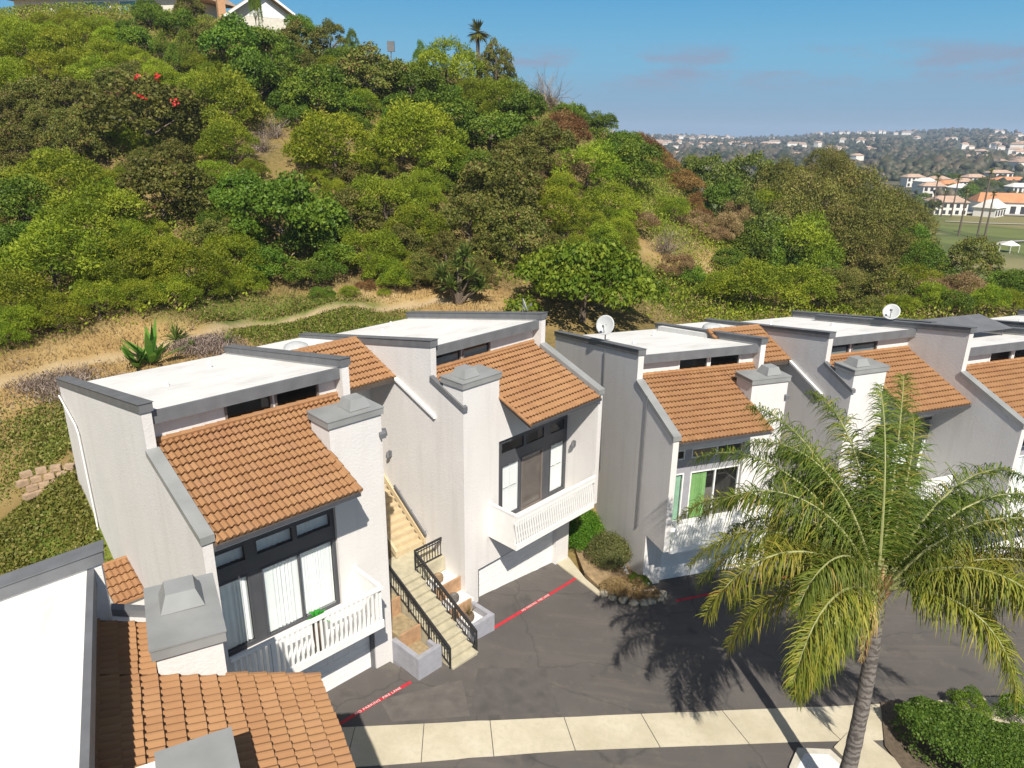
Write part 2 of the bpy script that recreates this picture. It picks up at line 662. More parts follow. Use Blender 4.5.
def build_ground():
    xs = np.concatenate([-np.geomspace(2600, 75, 26), np.arange(-72, 72.1, .8), np.geomspace(75, 3600, 60)])
    ys = np.concatenate([[-60, -40, -25, -12], np.arange(-4, 130.1, .8), np.geomspace(133, 5200, 90)])
    X, Y = np.meshgrid(xs, ys)
    Z = terrain(X, Y)
    near = (np.abs(X) < 75) & (Y < 132)
    hillm = sstep(3.5, 6, Z) * near
    Z = Z + hillm * (.18 * vnoise(X, Y, .5) + .08 * vnoise(X, Y, 1.6, 3))
    td = seg_dist(X, Y, TRAIL)
    Z = Z - near * .18 * np.exp(-(td / .8) ** 2)
    nx, ny = len(xs), len(ys)
    idx = np.arange(nx * ny).reshape(ny, nx)
    q = np.stack([idx[:-1, :-1], idx[:-1, 1:], idx[1:, 1:], idx[1:, :-1]], -1).reshape(-1, 4)
    me = np_mesh('ground', np.stack([X, Y, Z], -1).reshape(-1, 3), q, smooth=True)
    # zone colours (R trail / dry-bare, G green cover, B far/golf)
    nz = vnoise(X, Y, .22, 5)
    nz2 = vnoise(X, Y, .8, 9)
    tr = np.exp(-(td / (.42 + .12 * nz2)) ** 4)
    dry = np.clip(np.exp(-(td / 3.2) ** 4) * .9 + .55 * nz + .25, 0, 1)
    # green ground cover below the trail and left of the first house
    gx, gy, _ = hit(330, 322)
    g = sstep(6.5, 3.5, np.hypot((X - gx) * .45 - (Y - gy) * .25, (Y - gy) * 1.2 + (X - gx) * .1) + 1.2 * nz2)
    ax, ay = hw('A', -3.5, 8.5)
    g = np.maximum(g, sstep(6.2, 3.4, np.hypot(X - ax, Y - ay) + 1.8 * nz2 + 1.2 * nz))
    bx, by, _ = hit(690, 300)
    g = np.maximum(g, sstep(7, 3, np.hypot(X - bx, Y - by) + 1.5 * nz2))
    cx, cy_, _ = hit(648, 195)
    g = np.maximum(g, .8 * sstep(12, 5, np.hypot((X - cx) * 1.4, (Y - cy_) * .7) + 2 * nz2))
    sx_, sy_, _ = hit(690, 245)
    dry = np.maximum(dry, sstep(15, 7, np.hypot(X - sx_, Y - sy_)))
    g = g * near
    at = me.color_attributes.new('zone', 'FLOAT_COLOR', 'POINT')
    farm = sstep(140, 200, np.hypot(X, Y))
    colr = np.stack([tr * near, np.clip(g, 0, 1), farm, np.clip(dry, 0, 1)], -1).reshape(-1, 4)
    at.data.foreach_set('color', np.ascontiguousarray(colr, dtype=np.float32).ravel())
    m, nt, b = nodes('ground')
    a = N(nt, 'ShaderNodeAttribute', attribute_name='zone')
    sp = N(nt, 'ShaderNodeSeparateColor')
    nt.links.new(a.outputs['Color'], sp.inputs[0])
    v = coord(nt)
    n1 = noise(nt, v, .35, 6, .65)
    n2 = noise(nt, v, 3.2, 6, .7)
    n3 = noise(nt, v, 14, 4, .7)
    dryc = ramp(nt, n1, [(.3, (.3, .19, .075)), (.5, (.4, .27, .11)), (.7, (.47, .35, .17))])
    dryc = mixc(nt, ramp(nt, n2, [(.4, (0, 0, 0)), (.7, (.6, .6, .6))]), dryc, (.22, .15, .06))
    grn = ramp(nt, n2, [(.3, (.04, .07, .01)), (.5, (.1, .14, .022)), (.62, (.16, .17, .035)), (.75, (.3, .24, .08))])
    shrubc = ramp(nt, n2, [(.35, (.07, .075, .02)), (.6, (.2, .15, .06))])
    c = mixc(nt, a.outputs['Alpha'], shrubc, dryc)
    c = mixc(nt, sp.outputs[1], c, grn)
    c = mixc(nt, sp.outputs[0], c, (.43, .33, .195))
    # valley floor: fairways with sandy and rough bands
    n5 = noise(nt, v, .012, 3)
    n6 = noise(nt, v, .06, 5)
    golf = ramp(nt, n5, [(.36, (.2, .18, .08)), (.42, (.115, .13, .04)), (.49, (.14, .165, .05)), (.54, (.085, .105, .035)), (.6, (.22, .2, .095))])
    scrub = ramp(nt, n6, [(.35, (.05, .06, .035)), (.55, (.1, .095, .06)), (.7, (.19, .16, .11))])
    sx = N(nt, 'ShaderNodeSeparateXYZ')
    nt.links.new(v, sx.inputs[0])
    mr = N(nt, 'ShaderNodeMapRange')
    mr.inputs['From Min'].default_value = 330
    mr.inputs['From Max'].default_value = 380
    nt.links.new(sx.outputs[1], mr.inputs['Value'])
    farc = mixc(nt, mr.outputs[0], golf, scrub)
    c = mixc(nt, sp.outputs[2], c, farc)
    nt.links.new(c, b.inputs['Base Color'])
    b.inputs['Roughness'].default_value = .95
    b.inputs['Specular IOR Level'].default_value = .1
    mxh = N(nt, 'ShaderNodeMath', operation='ADD')
    nt.links.new(n2, mxh.inputs[0]); nt.links.new(n3, mxh.inputs[1])
    bump(nt, b, mxh.outputs[0], .8, .08)
    me.materials.append(m)
    struct(link('ground', me))


build_ground()


# ------------------------------------------------------------------ street sheets
def sheet(name, poly, off, mat, thick=0, step=.5, jitter=0):
    bm = bmesh.new()
    vs = [bm.verts.new((x, y, 0)) for x, y in poly]
    bm.faces.new(vs)
    x0, x1 = min(p[0] for p in poly), max(p[0] for p in poly)
    k = math.floor(x0 / step) + 1
    while k * step < x1:
        bmesh.ops.bisect_plane(bm, geom=bm.verts[:] + bm.edges[:] + bm.faces[:], plane_co=(k * step, 0, 0), plane_no=(1, 0, 0))
        k += 1
    for v in bm.verts:
        v.co.z = float(zs(v.co.x)) + off
    if thick:
        r = bmesh.ops.extrude_face_region(bm, geom=bm.faces[:])
        for v in [e for e in r['geom'] if isinstance(e, bmesh.types.BMVert)]:
            v.co.z -= thick
    bmesh.ops.recalc_face_normals(bm, faces=bm.faces)
    me = bpy.data.meshes.new(name)
    bm.to_mesh(me)
    bm.free()
    if not thick:
        if me.polygons and me.polygons[0].normal.z < 0:
            me.flip_normals()
    me.materials.append(mat)
    o = bpy.data.objects.new(name, me)
    COL.objects.link(o)
    return o


G = ginv
asp = [(-16, -20), (60, -20), (60, 30), hw('E', 9, .6), hw('E', 0, .6), hw('D', 7, .6), hw('D', 0, .6), hw('D', -1, .2), hw('C', 7.6, .4), hw('C', .3, .5),
       (6.4, 29.0), (6.9, 28.45), (5.9, 27.9), (4.35, 28.2), hw('B', 6.6, .5), hw('B', 0, .6), hw('B', -.2, -.9), hw('B', -4.2, -.9), hw('A', 6.6, .4), hw('A', 0, .5), hw('O', 6.8, .8), hw('O', 0, .8)]
struct(sheet('road', asp, 0, ASPH))

# valley gutter in concrete slabs with tooled joints
gt = [G(300, 730), G(340, 728), G(600, 716), G(870, 705), G(985, 698), G(1060, 694)]
gb = [G(345, 772), G(375, 766), G(560, 751), G(800, 742), G(985, 738), G(1060, 736)]


def lerp2(poly, t):
    n = len(poly) - 1
    i = min(int(t * n), n - 1)
    f = t * n - i
    return (poly[i][0] * (1 - f) + poly[i + 1][0] * f, poly[i][1] * (1 - f) + poly[i + 1][1] * f)


jx = [150, 215, 285, 355, 424, 490, 564, 641, 722, 806, 893, 985, 1080]


def gpt(x, top):
    if top:
        return G(x, np.interp(x, [300, 340, 600, 870, 985, 1060], [730, 728, 716, 705, 698, 694]))
    xb_ = x + (x - 512) * .1 + 6
    return G(xb_, np.interp(xb_, [345, 375, 560, 800, 985, 1060], [768, 766, 751, 742, 738, 736]))


for x0_, x1_ in zip(jx, jx[1:]):
    d_ = .4
    xm_ = (x0_ + x1_) / 2
    struct(sheet('pavement', [gpt(x0_ + d_, 0), gpt(xm_, 0), gpt(x1_ - d_, 0), gpt(x1_ - d_, 1), gpt(xm_, 1), gpt(x0_ + d_, 1)], .025, CONC, thick=.05))

# darker and paler repair patches of the asphalt
ASPH2 = simple('asphalt_patch', (.085, .076, .07), .85, var=.2, scale=2, bumpy=.3, bscale=80)
struct(sheet('road_patch', [G(478, 668), G(546, 668), G(560, 712), G(470, 716)], .004, ASPH2))
struct(sheet('road_patch', [G(380, 700), G(462, 680), G(470, 716), G(392, 722)], .004, simple('asphalt_patch_pale', (.11, .098, .087), .85, var=.2, scale=2, bumpy=.3, bscale=80)))

# pale oil-stain and cement drips on the asphalt
CEM = simple('cement_dust', (.2, .175, .13), .95, var=.3, scale=5)


def blob(cx, cyy, rx, ry, rot, seed, n=22):
    r = random.Random(seed)
    o = []
    for k in range(n):
        a = 2 * PI * k / n
        q = 1 + r.uniform(-.35, .35)
        x, y = rx * math.cos(a) * q, ry * math.sin(a) * q
        o.append((cx + x * math.cos(rot) - y * math.sin(rot), cyy + x * math.sin(rot) + y * math.cos(rot)))
    return o


# red fire-lane stripes with painted words
WPAINT = simple('white_road_paint', (.7, .66, .64), .7, var=.15, scale=12)


def stripe(p0, p1, wd, label, words, along0):
    a, b = Vector((*p0, 0)), Vector((*p1, 0))
    d = (b - a).normalized()
    n = Vector((-d.y, d.x, 0)) * wd / 2
    st = sheet('fire_lane_stripe', [(a - n).to_2d()[:], (b - n).to_2d()[:], (b + n).to_2d()[:], (a + n).to_2d()[:]], .008, RED)
    tag(st, label, 'road marking')
    st['kind'] = 'thing'
    cu = bpy.data.curves.new('t', 'FONT')
    cu.body = words
    cu.size = wd * 1.1
    cu.space_character = 1.12
    cu.align_y = 'CENTER'
    cu.resolution_u = 2
    to = bpy.data.objects.new('t', cu)
    COL.objects.link(to)
    dg = bpy.context.evaluated_depsgraph_get()
    me = bpy.data.meshes.new_from_object(to.evaluated_get(dg))
    bpy.data.objects.remove(to)
    ang = math.atan2(d.y, d.x)
    c, s = math.cos(ang), math.sin(ang)
    for v in me.vertices:
        x = a.x + d.x * along0 + v.co.x * c - v.co.y * s
        y = a.y + d.y * along0 + v.co.x * s + v.co.y * c
        v.co = (x, y, float(zs(x)) + .0135)
    me.materials.clear()
    me.materials.append(WPAINT)
    o = bpy.data.objects.new('lettering', me)
    COL.objects.link(o)
    o.parent = st
    return st


stripe((-6.9, 18.2), G(411, 682), .14, 'red fire lane stripe before the garage of the lowest full house, near the stairs', 'NO PARKING  FIRE LANE', 2.3)
stripe(G(489, 631), G(581, 575), .14, 'red fire lane stripe before the garage under the white panelled balcony', 'NO PARKING  FIRE LANE', 2.1)
stripe(G(676, 601), G(800, 574), .14, 'red fire lane stripe running under the palm fronds', 'NO PARKING  FIRE LANE', 3.0)


# ------------------------------------------------------------------ house parts
def tz(w):
    return ZE + SLT * (w + OV)


def zpar(w):
    return ZP - SR * (w - WP)


def zroof(w):
    return ZF - SR * (w - 2.0)


def tile_field(mb, u0, u1, w0, w1, zf, course=.36, per=.19, up=0.0):
    """barrel tiles on a slope from w0 (low, front) to w1; zf(w) deck height"""
    sl = math.hypot(1, (zf(w1) - zf(w0)) / (w1 - w0))
    nc = max(1, round((w1 - w0) * sl / course))
    nb = max(1, round((u1 - u0) / per))
    us = np.linspace(u0, u1, nb * 6 + 1)
    ph = (us - u0) / (u1 - u0) * nb
    hh = .058 * (.5 - .5 * np.cos(2 * PI * ph)) ** .75
    tilecol = {}
    for i in range(nc):
        wa = w0 + (w1 - w0) * i / nc
        wb = w0 + (w1 - w0) * (i + 1) / nc
        jit = random.uniform(-.004, .004)
        za = zf(wa) + .088 + jit + up
        zb = zf(wb) + .018 + up
        rb = []
        for k in range(nb // 2 + 1):
            rb.append(random.random())
        wj = [random.uniform(-.009, .009) for _ in range(nb + 2)]
        zj = [random.uniform(-.005, .007) for _ in range(nb + 2)]
        pj_ = [min(int(q) // 2, nb) for q in ph]
        A0 = [mb.P(u, wa + wj[k] + .085, zf(wa) + .0 + up) for u, k in zip(us, pj_)]
        A1 = [mb.P(u, wa + wj[k], za + h + zj[k]) for u, h, k in zip(us, hh, pj_)]
        B1 = [mb.P(u, wb + .02, zb + h) for u, h in zip(us, hh)]
        for k in range(len(us) - 1):
            r = rb[(k // 6) // 2]
            mb.f.append([A0[k], A0[k + 1], A1[k + 1], A1[k]]); mb.rnd.append(r)
            mb.f.append([A1[k], A1[k + 1], B1[k + 1], B1[k]]); mb.rnd.append(r)
    # closed edges
    for u in (u0, u1):
        mb.face([(u, w0, zf(w0) - .03 + up), (u, w1, zf(w1) - .03 + up), (u, w1, zf(w1) + .05 + up), (u, w0, zf(w0) + .06 + up)], .4)


def rake_tiles(mb, u, w0, w1, zf, r=.075):
    n = max(1, round((w1 - w0) / .38))
    for i in range(n):
        a, b = w0 + (w1 - w0) * i / n, w0 + (w1 - w0) * (i + 1) / n + .04
        mb.tube([(u, a, zf(a) + .07), (u, b, zf(b) + .045)], [r * 1.08, r * .92], 8)


def ridge_tiles(mb, u0, u1, w, z, r=.08):
    n = max(1, round((u1 - u0) / .38))
    for i in range(n):
        a, b = u0 + (u1 - u0) * i / n, u0 + (u1 - u0) * (i + 1) / n + .03
        mb.tube([(a, w, z + .01), (b, w, z)], [r * 1.06, r * .94], 8)


def panel_with_openings(mb, u0, u1, z0, z1, w, ops, depth):
    us = sorted({u0, u1, *[o[0] for o in ops], *[o[1] for o in ops]})
    zz = sorted({z0, z1, *[o[2] for o in ops], *[o[3] for o in ops]})
    for a, b in zip(us, us[1:]):
        for c, d in zip(zz, zz[1:]):
            mu, mz = (a + b) / 2, (c + d) / 2
            if any(o[0] < mu < o[1] and o[2] < mz < o[3] for o in ops):
                continue
            mb.face([(a, w, c), (b, w, c), (b, w, d), (a, w, d)], .5)
    for a, b, c, d in ops:
        mb.face([(a, w, c), (a, w, d), (a, w + depth, d), (a, w + depth, c)], .5)
        mb.face([(b, w, c), (b, w + depth, c), (b, w + depth, d), (b, w, d)], .5)
        mb.face([(a, w, c), (a, w + depth, c), (b, w + depth, c), (b, w, c)], .5)
        mb.face([(a, w, d), (b, w, d), (b, w + depth, d), (a, w + depth, d)], .5)


def frame_rect(mb, u0, u1, z0, z1, w0, w1, t):
    mb.box(u0, u0 + t, w0, w1, z0, z1)
    mb.box(u1 - t, u1, w0, w1, z0, z1)
    mb.box(u0 + t, u1 - t, w0, w1, z0, z0 + t)
    mb.box(u0 + t, u1 - t, w0, w1, z1 - t, z1)


def curtain(mb, u0, u1, z0, z1, w, folds=9, amp=.035):
    n = folds * 6
    pts = []
    for k in range(n + 1):
        f = k / n
        pts.append((u0 + (u1 - u0) * f, w + amp * math.sin(f * folds * 2 * PI + 2.1 * math.sin(f * 7 + u0) + .9 * math.sin(f * 17)) * (.55 + .45 * math.sin(f * 8 + 1 + u0))))
    for (a, wa), (b, wb) in zip(pts, pts[1:]):
        mb.face([(a, wa, z0), (b, wb, z0), (b, wb, z1), (a, wa, z1)], .5)


def shutters(mb, u0, u1, z0, z1, w):
    t = .06
    frame_rect(mb, u0, u1, z0, z1, w, w + .04, t)
    m = (u0 + u1) / 2
    mb.box(m - .025, m + .025, w + .002, w + .038, z0 + t, z1 - t)
    mb.box(u0 + t, m - .026, w + .002, w + .038, (z0 + z1) / 2 - .03, (z0 + z1) / 2 + .03)
    mb.box(m + .026, u1 - t, w + .002, w + .038, (z0 + z1) / 2 - .03, (z0 + z1) / 2 + .03)
    z = z0 + t + .03
    while z < z1 - t - .05:
        if abs(z - (z0 + z1) / 2) > .07:
            for a, b in ((u0 + t + .002, m - .027), (m + .027, u1 - t - .002)):
                mb.face([(a, w + .004, z), (b, w + .004, z), (b, w + .034, z + .05), (a, w + .034, z + .05)], .5)
        z += .085


def house(key, label, cfg):
    x, y, a, z0, mir = HOUSES[key]
    H = empty('townhouse', (x, y, z0), a, label, 'house', 'terraced houses along the drive')
    Wm = W if mir else None

    def mb():
        return MB(Wm)

    dzp = cfg.get('dzp', 0)
    wb = cfg.get('clere', ((2.58, 4.12), (4.27, 5.82)))
    # ---------- stucco body
    b = mb()
    zt = lambda w: zpar(w) - .24 + dzp
    b.prism([(-WING, 3.15), (0, 3.15), (0, -3), (DB, -3), (DB, zt(DB)), (WP, zt(WP)), (WP, tz(WP) + .05), (-WING, tz(-WING) + .05)], 0, T)
    zt2 = lambda w: zpar(w) - .24
    b.prism([(CDP, -3), (DB, -3), (DB, zt2(DB)), (WP, zt2(WP)), (WP, tz(WP) + .05), (CDP, tz(CDP) + .05)], W - T, W)
    b.box(T, W - T, DB - .25, DB, -3, zroof(DB) - .02)
    # clerestory wall with openings
    panel_with_openings(b, T, W - T, 9.4, ZF - .3, 2.34, [(p, q, 10.13, 10.8) for p, q in wb], .14)
    # front: strips around the garage, header, pilaster
    gz0, gz1 = cfg.get('garage', (-.5, 2.05))
    b.box(T, .93, 0, .3, -3, 3.15)
    b.box(6.06, W, 0, CDP, -3, 3.15)
    b.box(.93, 6.06, 0, .3, gz1, 3.15)
    b.box(W - CW, W, 0, CDP, 3.15, ZC - .3)
    b.box(T, W - CW, .0, .25, 7.2, tz(.12) - .12)
    b.box(T, W - CW, .0, .4, 3.15, 3.36)
    b.build('wall', STUCCO, H)
    # ---------- flat roof, fascia, caps
    r = mb()
    n = 6
    r.prism([(2.1, zroof(2.1)), (DB + .12, zroof(DB + .12)), (DB + .12, zroof(DB) - .25), (2.1, zroof(2.1) - .28)], T + .003, W - T - .003)
    r.build('flat_roof', ROOFW, H)
    f = mb()
    f.prism([(1.98, ZF - .36), (2.097, ZF - .36), (2.097, ZF + .03), (1.98, ZF + .03)], T + .004, W - T - .004)
    f.build('fascia', GREYTRIM, H)
    for u, dz, w1 in ((T / 2, dzp, DB + .06), (W - T / 2, 0, DB + .06)):
        c = mb()
        hw_ = .19
        c.prism([(WP - .06, zpar(WP - .06) + dz), (w1, zpar(w1) + dz), (w1, zpar(w1) + dz - .26), (WP - .06, zpar(WP) + dz - .26)], u - hw_, u + hw_)
        c.prism([(WP - .09, zpar(WP - .06) + dz + .022), (w1 + .03, zpar(w1) + dz + .022), (w1 + .03, zpar(w1) + dz + .002), (WP - .09, zpar(WP - .06) + dz + .002)], u - hw_ - .03, u + hw_ + .03)
        c.build('parapet_cap', GREYTRIM, H)
    c = mb()
    c.prism([(-WING - .06, tz(-WING - .06) + .05), (WP - .002, tz(WP) + .05), (WP - .002, tz(WP) + .25), (-WING - .06, tz(-WING) + .25)], -.05, T + .06)
    c.build('slope_cap', GREYCAP, H)
    c = mb()
    c.prism([(-.12, tz(-.12) + .05), (WP - .002, tz(WP) + .05), (WP - .002, tz(WP) + .22), (-.12, tz(-.12) + .22)], W - .12, W + .09)
    c.build('slope_cap', GREYTRIM, H)
    # ---------- tile roof
    t = mb()
    ulow = cfg.get('tile_u0', T + .06)
    tile_field(t, ulow, W - CW - .02, -OV, CDP, tz)
    tile_field(t, ulow, W - CW - .02, CDP, 2.34, tz)
    tile_field(t, W - CW - .02, W - T - .01, CDP + .02, 2.34, tz)
    rake_tiles(t, W - CW - .03, -OV, 0, tz)
    ridge_tiles(t, ulow, W - T, 2.28, tz(2.28) + .1, .09)
    to = t.build('tile_roof', TILE, H, recalc=False)
    s = mb()
    s.prism([(-OV + .05, tz(-OV + .05) - .16), (0, tz(0) - .16), (0, tz(0) - .04), (-OV + .05, tz(-OV + .05) - .04)], T, W - CW - .05)
    s.build('soffit', DARKWOOD, to)
    s = mb()
    s.box(T, W - CW - .04, -OV - .0, -OV + .045, tz(-OV) - .12, tz(-OV) - .012)
    s.build('eave_board', CHARCOAL, to)
    # ---------- chimney
    ch = mb()
    ch.box(W - CW + .0, W, 0.0, CDP, ZC - .3, ZC - .25)
    co = ch.build('chimney', STUCCO, H)
    k = mb()
    k.box(W - CW - .07, W + .07, -.07, CDP + .07, ZC - .25, ZC - .03)
    k.hexa([(W - CW - .09, -.09, ZC - .03), (W + .09, -.09, ZC - .03), (W + .09, CDP + .09, ZC - .03), (W - CW - .09, CDP + .09, ZC - .03)],
           [(W - CW - .09, -.09, ZC), (W + .09, -.09, ZC), (W + .09, CDP + .09, ZC + .02), (W - CW - .09, CDP + .09, ZC + .02)])
    k.build('chimney_cap', GREYCAP, co)
    k = mb()
    cu, cw_ = W - .66, .58
    q = .4
    k.hexa([(cu - q, cw_ - q, ZC + .022), (cu + q, cw_ - q, ZC + .022), (cu + q, cw_ + q, ZC + .022), (cu - q, cw_ + q, ZC + .022)],
           [(cu - .27, cw_ - .27, ZC + .36), (cu + .27, cw_ - .27, ZC + .36), (cu + .27, cw_ + .27, ZC + .36), (cu - .27, cw_ + .27, ZC + .36)])
    k.build('chimney_vent', GREYCAP, co)
    # ---------- clerestory windows
    fm = cfg.get('frame', CHARCOAL)
    for p, q in wb:
        m = mb()
        frame_rect(m, p - .03, q + .03, 10.1, 10.83, 2.3, 2.42, .07 if fm is not WHITE else .06)
        wo = m.build('window', fm if fm is WHITE else BROWN, H)
        m = mb()
        m.face([(p + .03, 2.385, 10.16), (q - .03, 2.385, 10.16), (q - .03, 2.385, 10.77), (p + .03, 2.385, 10.77)])
        m.build('pane', DARKGLASS, wo)
        if cfg.get('blind'):
            m = mb()
            m.box(p + .04, q - .04, 2.43, 2.44, 10.16, 10.5)
            m.build('blind', CURTAIN, wo)
    m = mb()
    m.box(T + .01, W - T - .01, 2.52, 3.6, 9.5, 9.55)
    m.box(T + .01, W - T - .01, 3.6, 3.65, 9.55, 10.5)
    m.build('clerestory_room', ROOM, H)
    # ---------- facade window wall
    ops_up = cfg.get('upper', ((.5, 1.8), (2.1, 3.38), (3.46, 4.74)))
    zu = cfg.get('zu', (6.45, 7.02))
    low = cfg['lower']
    ops = [(p, q, *zu) for p, q in ops_up] + [(o[0], o[1], o[2], 5.98) for o in low]
    m = mb()
    panel_with_openings(m, T, W - CW, 3.3, 7.2, .13, ops, .1)
    m.build('window_wall', cfg.get('trim', CHARCOAL), H)
    for p, q in ops_up:
        m = mb()
        frame_rect(m, p, q, *zu, .12, .2, .045)
        if cfg.get('frame') is WHITE and q - p > 2:
            m.box((p + q) / 2 - .025, (p + q) / 2 + .025, .121, .199, zu[0] + .045, zu[1] - .045)
        wo = m.build('window', fm, H)
        m = mb()
        m.face([(p + .02, .168, zu[0] + .02), (q - .02, .168, zu[0] + .02), (q - .02, .168, zu[1] - .02), (p + .02, .168, zu[1] - .02)])
        m.build('pane', GLASS, wo)
        if cfg.get('upper_curtain'):
            m = mb()
            curtain(m, p + .02, q - .02, zu[0] + .02, zu[1] - .02, .34, 5, .02)
            m.build('curtain', CURTAIN, wo)
    for o in low:
        p, q, zl, kind = o
        m = mb()
        frame_rect(m, p, q, zl, 5.98, .11, .2, .055)
        if kind.startswith('door'):
            mid = (p + q) / 2
            m.box(mid - .035, mid + .035, .1, .19, zl + .055, 5.925)
        nm = 'sliding_door' if kind.startswith('door') else 'window'
        wo = m.build(nm, fm if kind != 'screen' else BROWN, H)
        m = mb()
        m.face([(p + .03, .164, zl + .03), (q - .03, .164, zl + .03), (q - .03, .164, 5.95), (p + .03, .164, 5.95)])
        m.build('pane', GLASS, wo)
        if kind == 'shutter':
            m = mb()
            shutters(m, p + .06, q - .06, zl + .06, 5.92, .215)
            m.build('shutters', WHITE, wo)
        elif kind == 'screen':
            m = mb()
            m.box(p + .06, q - .06, .185, .195, zl + .06, 5.92)
            m.build('screen', SCREEN, wo)
        elif kind in ('door_white', 'win_white'):
            mid = (p + q) / 2
            m = mb()
            curtain(m, p + .06, (mid if kind[0] == 'd' else q - .06), zl + .06, 5.9, .24, 8)
            if kind[0] == 'd':
                curtain(m, mid + .03, q - .06, zl + .06, 5.9, .27, 13, .02)
            m.build('curtain', CURTAIN, wo)
        elif kind in ('door_green', 'win_green'):
            m = mb()
            curtain(m, p + .06, p + .95 if kind[0] == 'd' else q - .06, zl + .06, 5.9, .24, 7)
            m.build('curtain', GREENCURTAIN if kind[0] == 'd' else MINTCURTAIN, wo)
    m = mb()
    ua, ub = T + .01, W - CW - .01
    m.face([(ua, 1.9, 3.31), (ub, 1.9, 3.31), (ub, 1.9, 7.15), (ua, 1.9, 7.15)])
    m.face([(ua, .24, 3.31), (ub, .24, 3.31), (ub, 1.9, 3.31), (ua, 1.9, 3.31)])
    m.face([(ua, .24, 7.15), (ub, .24, 7.15), (ub, 1.9, 7.15), (ua, 1.9, 7.15)])
    m.face([(ua, .24, 3.31), (ua, 1.9, 3.31), (ua, 1.9, 7.15), (ua, .24, 7.15)])
    m.face([(ub, .24, 3.31), (ub, 1.9, 3.31), (ub, 1.9, 7.15), (ub, .24, 7.15)])
    m.build('living_room', ROOM, H)
    # ---------- balcony
    if cfg.get('balcony'):
        fr, e0, e1 = -1.63, T + .02, 5.46
        m = mb()
        m.box(e0, e1 - .1, fr + .08, -.002, 3.06, 3.2)
        bo = m.build('balcony', WHITE, H)
        m = mb()
        m.box(e0, e1, fr - .03, fr + .1, 4.56, 4.65)
        if cfg['balcony'] == 'slats':
            m.box(e0, e1, fr, fr + .07, 3.05, 3.34)
            u = e0 + .08
            while u < e1 - .1:
                m.box(u, u + .075, fr + .01, fr + .05, 3.341, 4.559)
                u += .172
            m.box(e0 + 1.2, e0 + 1.32, fr - .005, fr + .075, 3.341, 4.559)
        else:
            m.box(e0, e1, fr, fr + .07, 3.05, 3.3)
            m.box(e0, e1, fr, fr + .07, 4.34, 4.559)
            u = e0 + .02
            k = 0
            while u < e1 - .12:
                z_ = [3.301, 3.64, 3.98, 4.339]
                off = [0, .06, .12, .18]
                for i in range(3):
                    m.hexa([(u + off[i], fr + .012, z_[i]), (u + off[i] + .088, fr + .012, z_[i]), (u + off[i] + .088, fr + .05, z_[i]), (u + off[i], fr + .05, z_[i])],
                           [(u + off[i + 1], fr + .012, z_[i + 1] - .001), (u + off[i + 1] + .088, fr + .012, z_[i + 1] - .001), (u + off[i + 1] + .088, fr + .05, z_[i + 1] - .001), (u + off[i + 1], fr + .05, z_[i + 1] - .001)])
                u += .142
        m.build('railing', WHITE, bo)
        m = mb()
        m.box(e1 - .09, e1 + .0, fr + .102, -.002, 3.06, 4.6)
        m.box(e1 - .11, e1 + .02, fr + .102, -.002, 4.601, 4.66)
        m.build('side_panel', WHITE, bo)
    # ---------- garage door with embossed panels
    m = mb()
    wd = .22
    m.box(.935, 6.055, wd, wd + .05, gz0 - .4, gz1 - .002)
    nr, ncol = 4, 6
    for i in range(nr):
        for j in range(ncol):
            h0 = gz1 - 2.1 + i * 2.1 / nr
            uu0 = .935 + j * 5.12 / ncol
            frame_rect(m, uu0 + .1, uu0 + 5.12 / ncol - .1, h0 + .1, h0 + 2.1 / nr - .1, wd - .012, wd - .001, .03)
    m.build('garage_door', WHITE, H)
    m = mb()
    m.box(.935, 6.055, .06, .2, gz1 - .08, gz1 - .003)
    m.box(5.95, 6.055, .06, .2, gz0 - .3, gz1 - .082)
    m.build('garage_frame', GREYTRIM, H)
    # ---------- roof pipes
    for (pu, pw, rr, hh) in cfg.get('pipes', ((2.2, 6.3, .09, .14), (4.6, 8.5, .06, .3))):
        m = mb()
        m.tube([(pu, pw, zroof(pw) - .02), (pu, pw, zroof(pw) + hh)], rr, 10)
        m.build('roof_pipe', WHITE, H)
    if cfg.get('lamp'):
        for (u, w, z, ax) in cfg['lamp']:
            m = mb()
            if ax == 'u':
                m.box(u, u + .1, w - .06, w + .06, z - .1, z + .1)
                m.tube([(u + .1, w, z), (u + .2, w, z + .05)], .025, 6)
                m.lathe([(.04, .02), (.09, -.12), (.09, -.2), (.03, -.22)], (u + .2, w, z + .1), 10)
            else:
                m.box(u - .07, u + .07, w - .1, w, z - .12, z + .12)
            m.build('wall_lamp', GREYTRIM, H)
    return H


COMMON_WHITE = dict(frame=WHITE, trim=GREYWALL)
HA = house('A', 'stucco house with white curtains and open slat balcony, left of the stairs', dict(
    lower=((.5, 1.82, 3.48, 'win_white'), (2.18, 4.78, 3.4, 'door_white')), balcony='slats', upper_curtain=True, garage=(-.2, 2.0),
    lamp=((W, .55, 7.9, 'w2'),)[:0]))
HB = house('B', 'stucco house with white shutters and brown screen door, right of the stairs', dict(
    lower=((.4, 1.45, 3.48, 'shutter'), (1.95, 3.32, 3.4, 'screen'), (3.4, 4.56, 3.48, 'shutter')), balcony='panel', garage=(-.8, 1.7), blind=True,
    upper=((.45, 1.46), (1.86, 3.05), (3.16, 4.6)), clere=((3.1, 4.66), (4.8, 6.38)), pipes=((4.4, 8.2, .07, .25), (2.2, 10.5, .05, .2))))
HC = house('C', 'stucco house with green curtains behind white framed doors', dict(
    lower=((.5, 1.8, 3.48, 'win_green'), (2.15, 4.8, 3.45, 'door_green')), balcony='panel', frame=WHITE, trim=GREYWALL, garage=(-.3, 2.25),
    upper=((.5, 1.76), (2.12, 4.82)), zu=(6.68, 7.14), clere=((2.42, 3.98), (4.1, 5.76))))
